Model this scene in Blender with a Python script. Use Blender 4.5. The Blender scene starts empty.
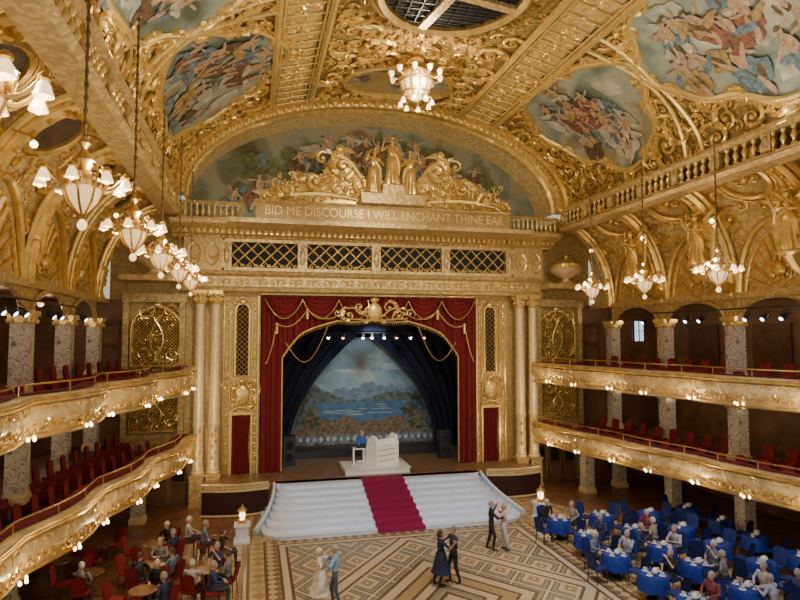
import bpy, math, random
import numpy as np
from mathutils import Vector, Matrix
from math import sin, cos, pi, sqrt, radians
SC=bpy.context.scene
COL=SC.collection
CX,CY,CZ=-5.82,0.0,7.8
YAW,PIT,FPX=13.65,3.3,601.0
V=Vector
ca,sa=cos(radians(YAW)),sin(radians(YAW)); cp,sp=cos(radians(PIT)),sin(radians(PIT))
def fp(px,py,z=0.0):
    x=(px-400)/FPX; y=(300-py)/FPX
    zf=cp-sp*y; h=sp+cp*y
    X=ca*x+sa*zf; Y=ca*zf-sa*x
    t=(z-CZ)/h
    return (X*t+CX, Y*t)
# ---------------------------------------------------------------- helpers
def tag(o,label=None,cat=None,group=None,kind=None):
    if label: o['label']=label
    if cat: o['category']=cat
    if group: o['group']=group
    if kind: o['kind']=kind
    return o
def empty(name,loc=(0,0,0),rz=0,label=None,cat=None,group=None):
    o=bpy.data.objects.new(name,None); COL.objects.link(o); o.location=loc; o.rotation_euler=(0,0,rz)
    o.empty_display_size=.1
    return tag(o,label,cat,group)
def dup(o,parent=None):
    c=o.copy(); COL.objects.link(c); c.parent=parent
    for ch in list(o.children): dup(ch,c)
    return c
class MB:
    def __init__(s): s.v=[]; s.f=[]; s.m=[]; s.k=0
    def add(s,vs,fs):
        b=len(s.v); s.v.extend([tuple(v) for v in vs]); s.f.extend([tuple(b+i for i in f) for f in fs]); s.m.extend([s.k]*len(fs)); return s
    def box(s,c,d,rz=0,rx=0,ry=0):
        m=Matrix.Rotation(rz,3,'Z')@Matrix.Rotation(rx,3,'X')@Matrix.Rotation(ry,3,'Y'); c=V(c)
        vs=[c+m@V((x*d[0]/2,y*d[1]/2,z*d[2]/2)) for x in(-1,1) for y in(-1,1) for z in(-1,1)]
        return s.add(vs,[(0,1,3,2),(4,6,7,5),(0,4,5,1),(2,3,7,6),(0,2,6,4),(1,5,7,3)])
    def bb(s,x0,x1,y0,y1,z0,z1): return s.box(((x0+x1)/2,(y0+y1)/2,(z0+z1)/2),(abs(x1-x0),y1-y0,z1-z0))
    def tube(s,path,r,n=6,cap=True,side=None,ratio=1,closed=False):
        path=[V(p) for p in path]; k=len(path)
        if not hasattr(r,'__len__'): r=[r]*k
        vs=[]; n1=None
        for i,p in enumerate(path):
            if closed: t=path[(i+1)%k]-path[i-1]
            else: t=path[min(i+1,k-1)]-path[max(i-1,0)]
            if t.length<1e-7: t=V((0,0,1))
            t.normalize()
            if side is not None: n1=V(side)
            elif n1 is None: n1=V((0,0,1)) if abs(t.z)<.9 else V((1,0,0))
            q=n1-t*n1.dot(t)
            if q.length<1e-5: q=t.orthogonal()
            n1=q.normalized(); n2=t.cross(n1)
            for j in range(n):
                a=2*pi*j/n; vs.append(p+r[i]*(cos(a)*n1+ratio*sin(a)*n2))
        fs=[]
        for i in range(k if closed else k-1):
            for j in range(n):
                a=i*n+j; b=i*n+(j+1)%n; i2=(i+1)%k
                fs.append((a,b,i2*n+(j+1)%n,i2*n+j))
        if cap and not closed: fs+= [tuple(range(n-1,-1,-1)),tuple((k-1)*n+j for j in range(n))]
        return s.add(vs,fs)
    def ball(s,c,r,n=8,m=5):
        if not hasattr(r,'__len__'): r=(r,r,r)
        vs=[(c[0],c[1],c[2]+r[2])]
        for i in range(1,m):
            ph=pi*i/m
            for j in range(n):
                a=2*pi*j/n; vs.append((c[0]+r[0]*sin(ph)*cos(a),c[1]+r[1]*sin(ph)*sin(a),c[2]+r[2]*cos(ph)))
        vs.append((c[0],c[1],c[2]-r[2])); L=len(vs)-1
        fs=[(0,1+j,1+(j+1)%n) for j in range(n)]
        for i in range(m-2):
            for j in range(n):
                a=1+i*n+j; b=1+i*n+(j+1)%n; fs.append((a,a+n,b+n,b))
        fs+=[(L,1+(m-2)*n+(j+1)%n,1+(m-2)*n+j) for j in range(n)]
        return s.add(vs,fs)
    def lathe(s,prof,c=(0,0,0),n=16,wave=None,a0=0,a1=2*pi,sx=1,sy=1,cap=True):
        full=abs(a1-a0-2*pi)<1e-6; m=n if full else n+1; vs=[]
        for (r,z) in prof:
            for j in range(m):
                a=a0+(a1-a0)*j/n; rr=r*(1+(wave(a,z) if wave else 0))
                vs.append((c[0]+sx*rr*cos(a),c[1]+sy*rr*sin(a),c[2]+z))
        fs=[]
        for i in range(len(prof)-1):
            for j in range(n):
                b=(j+1)%m; fs.append((i*m+j,i*m+b,(i+1)*m+b,(i+1)*m+j))
        if cap and full: fs+=[tuple(range(m-1,-1,-1)),tuple((len(prof)-1)*m+j for j in range(m))]
        return s.add(vs,fs)
    def grid(s,fn,nu,nv):
        vs=[fn(i/nu,j/nv) for i in range(nu+1) for j in range(nv+1)]
        fs=[(i*(nv+1)+j,(i+1)*(nv+1)+j,(i+1)*(nv+1)+j+1,i*(nv+1)+j+1) for i in range(nu) for j in range(nv)]
        return s.add(vs,fs)
    def prism(s,poly,f0,f1):
        k=len(poly); vs=[f0(p) for p in poly]+[f1(p) for p in poly]
        fs=[tuple(range(k)),tuple(range(2*k-1,k-1,-1))]+[(i,(i+1)%k,k+(i+1)%k,k+i) for i in range(k)]
        return s.add(vs,fs)
    def sweepx(s,prof,x0,x1):
        return s.prism(prof,lambda p:(x0,p[0],p[1]),lambda p:(x1,p[0],p[1]))
    def build(s,name,mat,parent=None,smooth=True,loc=None):
        me=bpy.data.meshes.new(name); me.from_pydata(s.v,[],s.f)
        for m in (mat if isinstance(mat,list) else [mat]): me.materials.append(m)
        if isinstance(mat,list): me.polygons.foreach_set('material_index',s.m)
        me.update()
        if smooth:
            me.polygons.foreach_set('use_smooth',[True]*len(me.polygons))
            try: me.set_sharp_from_angle(angle=radians(40))
            except Exception: pass
        o=bpy.data.objects.new(name,me); COL.objects.link(o)
        if parent: o.parent=parent
        if loc: o.location=loc
        return o
# ---------------------------------------------------------------- materials
def nt(name):
    m=bpy.data.materials.new(name); m.use_nodes=True; t=m.node_tree; return m,t,t.nodes['Principled BSDF']
def nn(t,typ,**kw):
    n=t.nodes.new(typ)
    for k,v in kw.items(): setattr(n,k,v)
    return n
def ramp(t,fac,stops,const=False):
    r=nn(t,'ShaderNodeValToRGB'); e=r.color_ramp.elements
    while len(e)<len(stops): e.new(.5)
    for i,(p,c) in enumerate(stops): e[i].position=p; e[i].color=(*c,1)
    if const: r.color_ramp.interpolation='CONSTANT'
    t.links.new(fac,r.inputs[0]); return r.outputs[0]
def mth(t,op,a,b=None,c=None):
    n=nn(t,'ShaderNodeMath',operation=op)
    for i,x in enumerate((a,b,c)):
        if x is None: continue
        if isinstance(x,(int,float)): n.inputs[i].default_value=x
        else: t.links.new(x,n.inputs[i])
    return n.outputs[0]
def mix(t,f,a,b):
    n=nn(t,'ShaderNodeMix',data_type='RGBA')
    if isinstance(f,(int,float)): n.inputs[0].default_value=f
    else: t.links.new(f,n.inputs[0])
    for k,x in ((6,a),(7,b)):
        if isinstance(x,tuple): n.inputs[k].default_value=(*x,1)
        else: t.links.new(x,n.inputs[k])
    return n.outputs[2]
def noise(t,vec,scale,detail=3):
    n=nn(t,'ShaderNodeTexNoise'); n.inputs['Scale'].default_value=scale; n.inputs['Detail'].default_value=detail
    t.links.new(vec,n.inputs['Vector']); return n
def objc(t): return nn(t,'ShaderNodeTexCoord').outputs['Object']
def bump(t,p,h,dist,st=1):
    b=nn(t,'ShaderNodeBump'); b.inputs['Distance'].default_value=dist; b.inputs['Strength'].default_value=st
    t.links.new(h,b.inputs['Height']); t.links.new(b.outputs[0],p.inputs['Normal'])
def M(name,col,rough=.5,metal=0,var=.15,scale=6,bd=0,emit=None,es=0,sub=0):
    m,t,p=nt(name); n=noise(t,objc(t),scale)
    c=ramp(t,n.outputs[0],[(.3,tuple(x*(1-var) for x in col)),(.7,tuple(min(1,x*(1+var)) for x in col))])
    t.links.new(c,p.inputs['Base Color']); p.inputs['Roughness'].default_value=rough; p.inputs['Metallic'].default_value=metal
    if bd: bump(t,p,n.outputs[0],bd)
    if emit: p.inputs['Emission Color'].default_value=(*emit,1); p.inputs['Emission Strength'].default_value=es
    return m
def ORN(name,c0,c1,c2,sc,bd,metal=.3,rough=.42):
    m,t,p=nt(name); oc=objc(t); n1=noise(t,oc,sc*.5,2)
    va=nn(t,'ShaderNodeVectorMath',operation='MULTIPLY_ADD'); t.links.new(n1.outputs['Color'],va.inputs[0]); va.inputs[1].default_value=(1.6/sc,)*3; t.links.new(oc,va.inputs[2])
    vo=nn(t,'ShaderNodeTexVoronoi'); vo.inputs['Scale'].default_value=sc; vo.feature='SMOOTH_F1'; vo.inputs['Smoothness'].default_value=.15; t.links.new(va.outputs[0],vo.inputs['Vector'])
    n2=noise(t,oc,sc*2.5,3)
    k=mth(t,'SUBTRACT',mth(t,'ADD',.75,mth(t,'MULTIPLY',n2.outputs[0],.3)),vo.outputs['Distance'])
    t.links.new(ramp(t,k,[(.25,c0),(.45,c1),(.8,c2)]),p.inputs['Base Color'])  # bump hollows take the darkest colour, so crevice shade is painted in
    p.inputs['Metallic'].default_value=metal; p.inputs['Roughness'].default_value=rough
    bump(t,p,k,bd); return m
gold=ORN('gold_relief',(.20,.135,.045),(.32,.225,.085),(.42,.31,.13),7,.012,.3,.42)
goldwall=ORN('gold_panelling',(.50,.36,.15),(.60,.45,.21),(.66,.51,.27),7,.008,.2,.42)
goldscroll=M('gilded_scroll',(.78,.55,.19),.28,.65,.25,3)
goldbright=M('bright_gilding',(.90,.66,.26),.26,.6,.18,4)
goldpale=ORN('pale_gilded_plaster',(.48,.335,.14),(.62,.46,.21),(.72,.56,.29),6,.010,.3,.38)
fasciam=M('cream_gilt_front',(.66,.51,.27),.38,.2,.3,2.5,.01)
cream=M('cream_gold_paint',(.80,.64,.38),.38,.2,.12,5)
golddark=M('dark_gilding',(.17,.105,.04),.5,.3,.4,5)  # darker gilding, set in the cornice recess and on chandelier chains
black=M('black_void',(.008,.007,.007),.8)
darkwood=M('dark_wood',(.10,.042,.02),.5,0,.35,4)
brownwall=M('brown_panelled_wall',(.17,.085,.042),.55,0,.3,1.5)
redvelvet=M('red_velvet',(.155,.004,.010),.8,0,.3,9,.01)
redcarpet=M('crimson_carpet',(.27,.005,.065),.9,0,.2,14)
redseat=M('red_seat_fabric',(.21,.011,.015),.8,0,.25,12)
navydrape=M('navy_drape',(.007,.010,.034),.8,0,.4,5)
whitep=M('white_paint',(.78,.86,1.0),.4,0,.03,5)
organw=M('cream_white_lacquer',(.85,.83,.78),.25,0,.03,5)
brass=M('brass',(.74,.50,.2),.28,.8,.1,8)
steel=M('dark_steel',(.05,.05,.055),.4,.6,.1,8)
stagewood=M('stage_boards',(.24,.14,.075),.4,0,.3,3)
bulbm=M('warm_bulb_glass',(1,.85,.6),.3,0,.02,5,0,(1,.70,.33),9)
shadem=M('frosted_glass_shade',(1,.86,.62),.3,0,.02,5,0,(1,.66,.30),2.1)
crystal=M('lit_crystal',(1,.86,.62),.15,0,.3,25,0,(1,.62,.26),1.0)
clothb=M('royal_blue_cloth',(.004,.030,.27),.7,0,.25,7,.01)
chairb=M('blue_chair_fabric',(.005,.022,.16),.7,0,.2,9)
winlit=M('daylit_glass',(.6,.7,.8),.2,0,.1,3,0,(.65,.8,1),1.2)
tablewood=M('brown_table_top',(.20,.095,.045),.35,0,.25,5)
def marble():
    m,t,p=nt('veined_marble'); oc=objc(t); n=noise(t,oc,2.6,7); n.inputs['Distortion'].default_value=3.2
    t.links.new(ramp(t,n.outputs[0],[(.34,(.22,.16,.13)),(.45,(.56,.50,.43)),(.54,(.70,.65,.58)),(.60,(.30,.23,.18)),(.68,(.60,.53,.45))]),p.inputs['Base Color'])
    p.inputs['Roughness'].default_value=.22; return m
marb=marble()
def skym(name,seed,stops,sc=.5,dirt=.35):
    m,t,p=nt(name); oc=objc(t)
    mp=nn(t,'ShaderNodeMapping'); mp.inputs['Location'].default_value=(seed*7.3,seed*3.1,seed*1.7); t.links.new(oc,mp.inputs['Vector'])
    n=noise(t,mp.outputs[0],sc,7); n.inputs['Distortion'].default_value=.5
    n2=noise(t,mp.outputs[0],6,3)
    c=mix(t,mth(t,'MULTIPLY',n2.outputs[0],dirt),ramp(t,n.outputs[0],stops),(.14,.13,.09))
    t.links.new(c,p.inputs['Base Color']); p.inputs['Roughness'].default_value=.6; return m
SKY=[(.30,(.08,.11,.08)),(.40,(.17,.23,.20)),(.47,(.27,.34,.32)),(.54,(.40,.42,.34)),(.62,(.27,.21,.11)),(.74,(.36,.40,.35))]
SKY2=[(.3,(.07,.08,.035)),(.42,(.14,.17,.11)),(.5,(.24,.28,.24)),(.6,(.34,.27,.15)),(.7,(.15,.11,.05))]
PM=[M('paint_flesh',(.42,.29,.20),.6,0,.3,9),M('paint_red',(.22,.085,.055),.6,0,.5,7),M('paint_white',(.46,.43,.35),.6,0,.35,4),M('paint_blue',(.12,.18,.23),.6,0,.5,7),M('paint_ochre',(.34,.23,.09),.6,0,.5,7),M('paint_umber',(.11,.075,.04),.6,0,.5,7),M('paint_cloud',(.40,.41,.35),.65,0,.4,1.5),M('paint_green',(.10,.12,.055),.65,0,.5,5)]
def blob(q,mf,x,y,rx,ry,rot,h,m,rg,n=10,jag=.2):
    q.k=m; vs=[mf(x,y,h)]; p1,p2=rg.uniform(0,6),rg.uniform(0,6)
    for j in range(n):
        a=2*pi*j/n; r=1+jag*(.8*sin(3*a+p1)+.5*sin(5*a+p2))+rg.uniform(-jag,jag)*.3; X,Y=rx*r*cos(a),ry*r*sin(a)
        vs.append(mf(x+X*cos(rot)-Y*sin(rot),y+X*sin(rot)+Y*cos(rot),h))
    q.add(vs,[(0,1+j,1+(j+1)%n) for j in range(n)]); q.k=0
def fig(q,mf,x,y,sc,up,h,rg):
    def L(a,b): return (x+sc*(a*cos(up-pi/2)-b*sin(up-pi/2)),y+sc*(a*sin(up-pi/2)+b*cos(up-pi/2)))
    def bl(a,b,rx,ry,rot,dh,m,n=8,jag=.15): c=L(a,b); blob(q,mf,c[0],c[1],rx*sc,ry*sc,rot+up-pi/2,h+dh,m,rg,n,jag)
    lean=rg.uniform(-.5,.5); col=rg.choice((1,2,3,4,4,2,5,3))
    bl(lean*.3,-.28,.22+rg.random()*.14,.36,rg.uniform(-.7,.7),0,col,16,.2)
    bl(lean*.3-.06,-.3,.07,.26,rg.uniform(-.3,.3),.003,5,10,.2); bl(lean*.3+.1,-.28,.04,.22,rg.uniform(-.3,.3),.003,5,9,.2)
    bl(-lean*.5,-.1,.3,.11,rg.uniform(-.6,.6),.004,rg.choice((col,2,4,3)),14,.2)
    bl(.02,.14,.12,.21,-lean*.4,.008,0,12,.06); bl(.06,.12,.045,.17,-lean*.4,.0085,4,9,.1); bl(lean*.25,-.55,.06,.24,lean,.008,0,10,.08)
    for s_ in(-1,1):
        a=rg.uniform(-.9,1.1); bl(s_*(.12+.13*cos(a)),.24+.13*sin(a),.17,.038,s_*a,.012,0,9,.08)
    bl(lean*.1,.42,.062,.08,0,.016,0,10,.04); bl(lean*.1-.01,.47,.066,.045,0,.02,5,9,.08)
def murals(q,mf,inside,n,x0,x1,y0,y1,up,h,seed,sc=(.7,1.1),clouds=10,cm=6):
    rg=random.Random(seed); placed=[]
    for i in range(clouds*6):
        if len(placed)>=clouds: break
        x,y=rg.uniform(x0,x1),rg.uniform(y0,y1)
        if inside(x,y,.75): placed.append((x,y)); 
    for k,(x,y) in enumerate(placed):
        for j in range(3): 
            X,Y=x+rg.uniform(-.3,.3),y+rg.uniform(-.4,.4)
            if inside(X,Y,.8): blob(q,mf,X,Y,rg.uniform(.3,.6),rg.uniform(.2,.42),rg.uniform(0,3),h+.001*(k*3+j),cm if j else (cm,3)[k%2],rg,18,.14)
    c=0;pl=[]
    cent=[(rg.uniform(x0,x1),rg.uniform(y0,y1)) for _ in range(5)]
    for i in range(n*20):
        if c>=n: break
        cc=cent[rg.randrange(5)]; x,y=cc[0]+rg.gauss(0,.9),cc[1]+rg.gauss(0,.9); s_=rg.uniform(*sc)
        if not inside(x,y,.74) or any((x-a)**2+(y-b)**2<(.38*s_)**2 for a,b in pl): continue
        pl.append((x,y)); fig(q,mf,x,y,s_,up+rg.uniform(-.6,.6),h+.063+.0012*c,rg); c+=1
def floor_mat():
    m,t,p=nt('parquet_floor'); oc=objc(t); s=nn(t,'ShaderNodeSeparateXYZ'); t.links.new(oc,s.inputs[0]); x,y=s.outputs[0],s.outputs[1]
    def ck(sc,rot):
        mp=nn(t,'ShaderNodeMapping'); mp.inputs['Rotation'].default_value=(0,0,rot); t.links.new(oc,mp.inputs['Vector'])
        c=nn(t,'ShaderNodeTexChecker'); c.inputs['Scale'].default_value=sc; t.links.new(mp.outputs[0],c.inputs[0]); return c.outputs['Fac']
    gr=noise(t,oc,2.5,4).outputs[0]
    base=mix(t,ck(2.8,pi/4),(.56,.40,.19),(.34,.215,.09)); base=mix(t,mth(t,'MULTIPLY',ck(1.4,0),.25),base,(.60,.47,.27))
    ax=mth(t,'ABSOLUTE',x); ay=mth(t,'ABSOLUTE',mth(t,'SUBTRACT',y,17.2))
    inr=mth(t,'MULTIPLY',mth(t,'LESS_THAN',ax,4.5),mth(t,'LESS_THAN',ay,5.7))
    a=mth(t,'ADD',mth(t,'DIVIDE',x,1.5),mth(t,'DIVIDE',mth(t,'SUBTRACT',y,17.2),1.9))
    b=mth(t,'SUBTRACT',mth(t,'DIVIDE',x,1.5),mth(t,'DIVIDE',mth(t,'SUBTRACT',y,17.2),1.9))
    def cell(v,w): return mth(t,'LESS_THAN',mth(t,'ABSOLUTE',mth(t,'SUBTRACT',mth(t,'FRACT',v),.5)),w)
    def both(w): return mth(t,'MULTIPLY',cell(a,w),cell(b,w))
    LT_=(.60,.50,.33); DK=(.13,.075,.035); GY=(.27,.26,.20); TN=(.42,.29,.14)
    pan=mix(t,both(.46),LT_,DK); pan=mix(t,both(.42),pan,GY); pan=mix(t,both(.32),pan,DK); pan=mix(t,both(.285),pan,LT_); pan=mix(t,both(.17),pan,TN); pan=mix(t,both(.09),pan,DK); pan=mix(t,both(.06),pan,LT_)
    dd=mth(t,'ADD',mth(t,'DIVIDE',ax,4.5),mth(t,'DIVIDE',ay,5.7))
    for lo,hi,cc in ((0,.60,GY),(0,.14,LT_),(.09,.13,DK),(.20,.23,DK),(.23,.31,LT_),(.31,.34,DK),(.34,.45,TN),(.45,.48,DK),(.48,.57,LT_),(.57,.60,DK),(.90,1.10,LT_),(.925,.955,DK),(1.045,1.075,DK)):
        pan=mix(t,mth(t,'MULTIPLY',mth(t,'GREATER_THAN',dd,lo),mth(t,'LESS_THAN',dd,hi)),pan,cc)
    pan=mix(t,mth(t,'MULTIPLY',ck(7.0,pi/4),.10),pan,(.6,.5,.36))
    col=mix(t,inr,base,pan)
    for e0,e1,cc in ((0,.1,DK),(.1,.3,(.62,.52,.35)),(.3,.4,DK),(.4,.78,None),(.78,.88,DK),(1.35,1.45,(.16,.09,.045)),(1.45,1.54,(.62,.52,.34)),(1.54,1.6,(.16,.09,.045))):
        o=mth(t,'MULTIPLY',mth(t,'LESS_THAN',ax,4.5+e1),mth(t,'LESS_THAN',ay,5.7+e1)); i=mth(t,'MULTIPLY',mth(t,'LESS_THAN',ax,4.5+e0),mth(t,'LESS_THAN',ay,5.7+e0))
        if cc is None: cc=mix(t,ck(3.7,pi/4),(.56,.44,.26),(.20,.12,.06))
        col=mix(t,mth(t,'SUBTRACT',o,i),col,cc)
    vo=nn(t,'ShaderNodeTexVoronoi'); vo.inputs['Scale'].default_value=2.2; t.links.new(oc,vo.inputs['Vector'])
    carpet=ramp(t,vo.outputs['Distance'],[(.1,(.36,.20,.09)),(.25,(.15,.035,.02)),(.5,(.22,.10,.05)),(.7,(.10,.03,.02))])
    curv=mth(t,'MULTIPLY',mth(t,'POWER',mth(t,'MAXIMUM',mth(t,'SUBTRACT',y,9.0),0.0),2.0),.0135)
    lim=mth(t,'SUBTRACT',11.9,curv)
    lim=mth(t,'SUBTRACT',lim,mth(t,'MULTIPLY',mth(t,'LESS_THAN',x,0.0),mth(t,'SUBTRACT',4.6,mth(t,'MULTIPLY',curv,.8))))
    col=mix(t,mth(t,'GREATER_THAN',ax,lim),col,carpet)
    for o0,o1,cc in((.35,0,(.2,.12,.06)),(.9,.75,(.25,.15,.08))):
        l2=mth(t,'MULTIPLY',mth(t,'GREATER_THAN',ax,mth(t,'SUBTRACT',lim,o0)),mth(t,'LESS_THAN',ax,mth(t,'SUBTRACT',lim,o1))); col=mix(t,l2,col,cc)
    col=mix(t,mth(t,'MULTIPLY',gr,.15),col,(.35,.24,.13))
    t.links.new(col,p.inputs['Base Color']); p.inputs['Roughness'].default_value=.3
    return m
# ---------------------------------------------------------------- ornament
def leaf(mb,pts,th): mb.tube(pts,[th*.25,th*1.1,th*.95,th*.12],5,True)
def volute(mb,mf,cx,cy,R,a0,sg,th,turns=1.25,k=13,leaves=3):
    pts=[];rr=[]
    for i in range(k+1):
        t=i/k; a=a0+sg*turns*2*pi*t; r=R*(1-.9*t)
        pts.append(mf(cx+r*cos(a),cy+r*sin(a),th*.8)); rr.append(th*(1-.5*t)*(0.55+.45*min(1,t*5)))
    mb.tube(pts,rr,5); mb.ball(mf(cx,cy,th),th*1.15,6,4)
    for j in range(leaves):
        a=a0+sg*(.25+.75*j); q=[]
        for m in range(4):
            r=R*(1-.12*j)*(1+.2*m); b=a-sg*.22*m*m*.5
            q.append(mf(cx+r*cos(b),cy+r*sin(b),th*(1.3 if m in(1,2) else .5)))
        leaf(mb,q,th*1.1)
def cscroll(mb,mf,x0,y0,x1,y1,bow,th):
    dx,dy=x1-x0,y1-y0; L=sqrt(dx*dx+dy*dy); nx,ny=-dy/L,dx/L; pts=[];rr=[]
    for i in range(13):
        t=i/12; q=sin(pi*t)*bow
        pts.append(mf(x0+dx*t+nx*q,y0+dy*t+ny*q,th)); rr.append(th*(.6+.6*sin(pi*t)))
    mb.tube(pts,rr,5)
    sg=1 if bow>0 else -1; ang=math.atan2(dy,dx); R=L*.17
    volute(mb,mf,x0-nx*R*sg,y0-ny*R*sg,R,ang+sg*pi/2,sg,th*.9,1.1,9,1)
    volute(mb,mf,x1-nx*R*sg,y1-ny*R*sg,R,ang+sg*pi/2,-sg,th*.9,1.1,9,1)
def field(mb,mf,x0,x1,y0,y1,n,R0,R1,seed,th=.13,ok=None,leaves=3,placed=None,tight=.75,turns=1.25):
    rg=random.Random(seed); k=0; placed=[] if placed is None else placed
    for _ in range(n*8):
        if k>=n: break
        x=rg.uniform(x0,x1); y=rg.uniform(y0,y1); R=rg.uniform(R0,R1)
        if ok and not ok(x,y,R): continue
        if any((x-a)**2+(y-b)**2<(.85*(R+c))**2*tight for a,b,c in placed): continue
        placed.append((x,y,R)); k+=1
        volute(mb,mf,x,y,R,rg.uniform(0,2*pi),rg.choice((-1,1)),R*th*1.4,turns=turns,k=10 if R<.3 else 16,leaves=leaves)
    return placed
def wallmap(Y): return lambda x,z,h: V((x,Y-h,z))
def lattice(mb,mf,x0,x1,y0,y1,step,th,inside=None):
    w=x1-x0;h=y1-y0
    for sg in(1,-1):
        c=-h
        while c<w:
            t0=max(0,-c); t1=min(h,w-c)
            if t1-t0>.03:
                seg=[]
                n=max(2,int((t1-t0)/.12))
                for i in range(n+1):
                    t=t0+(t1-t0)*i/n; X=x0+c+t; Y=y0+t if sg==1 else y1-t
                    if inside is None or inside(X,Y): seg.append(mf(X,Y,0))
                    else:
                        if len(seg)>1: mb.tube([seg[0],seg[-1]],th,4)
                        seg=[]
                if len(seg)>1: mb.tube([seg[0],seg[-1]],th,4)
            c+=step
# ================================================================= SETTING
ORDW=['nearest the stage','second from the stage','third from the stage','fourth from the stage','fifth from the stage','sixth from the stage','seventh from the stage','eighth from the stage','ninth from the stage','tenth from the stage']
def nth(i): return ORDW[i] if i<10 else '%dth from the stage'%(i+1)
tag(MB().bb(-17,17,-2,30,-.2,0).build('floor',floor_mat(),smooth=False),kind='structure')
w=MB()
for s in(-1,1): w.bb(s*5.5,s*12.3,30,30.4,0,14.2)
w.bb(-5.5,5.5,30,30.4,9.7,14.2)
tag(w.build('wall_front',goldwall,smooth=False),kind='structure')
w=MB()
for s in(-1,1): w.bb(s*11.6,s*16.5,29.7,30.1,0,9.4)
tag(w.build('wall_front_side',brownwall,smooth=False),kind='structure')
for s,nm in((-1,'wall_left'),(1,'wall_right')):
    tag(MB().bb(s*16.2,s*16.5,-2,30,0,9.4).build(nm,brownwall,smooth=False),kind='structure')
    tag(MB().bb(s*12.5,s*16.5,-2,30,9.3,9.5).build('ceiling_'+('left' if s<0 else 'right'),brownwall,smooth=False),kind='structure')
VA,VB,VZ=9.3,4.7,13.9
tab=[];L=0;pu,pz=0,VB
for i in range(401):
    ph=pi/2*i/400; uu,zz=VA*sin(ph),VB*cos(ph); L+=sqrt((uu-pu)**2+(zz-pz)**2); pu,pz=uu,zz; tab.append(L)
LV=tab[-1]
def vphi(sv):
    a=min(abs(sv),LV-1e-4); lo=int(np.searchsorted(tab,a)); lo=max(1,min(400,lo)); f=(a-tab[lo-1])/(tab[lo]-tab[lo-1]+1e-9)
    return math.copysign(pi/2*(lo-1+f)/400,sv)
def vm(x,y,h):
    ph=vphi(x); u,z=VA*sin(ph),VB*cos(ph); n=V((u/VA**2,0,z/VB**2)).normalized()
    return V((u,y,VZ+z))-n*h
def s_of_u(u): return tab[int(400*math.asin(min(1,abs(u)/VA))/(pi/2))]*(1 if u>0 else -1)
b=MB(); b.grid(lambda i,j: vm((i*2-1)*LV,-2+29.2*j,0),60,60)
b.grid(lambda i,j: vm((i*2-1)*LV,-2+29.2*j,-.3),60,2)
tag(b.build('ceiling',gold),kind='structure')
CA,CB,CU,CZ0=3.1,4.3,9.3,9.3
def cm(s):
    def f(x,y,h):
        th=pi/2*x/6.1; c,d=cos(th),sin(th); n=V((c/CA,0,d/CB)).normalized()
        q=V((CU+CA*c,y,CZ0+CB*d))-n*h; return V((s*q.x,q.y,q.z))
    return f
colY=[27.9,23.8,19.7,15.6,11.5,7.4,3.3]
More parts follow.
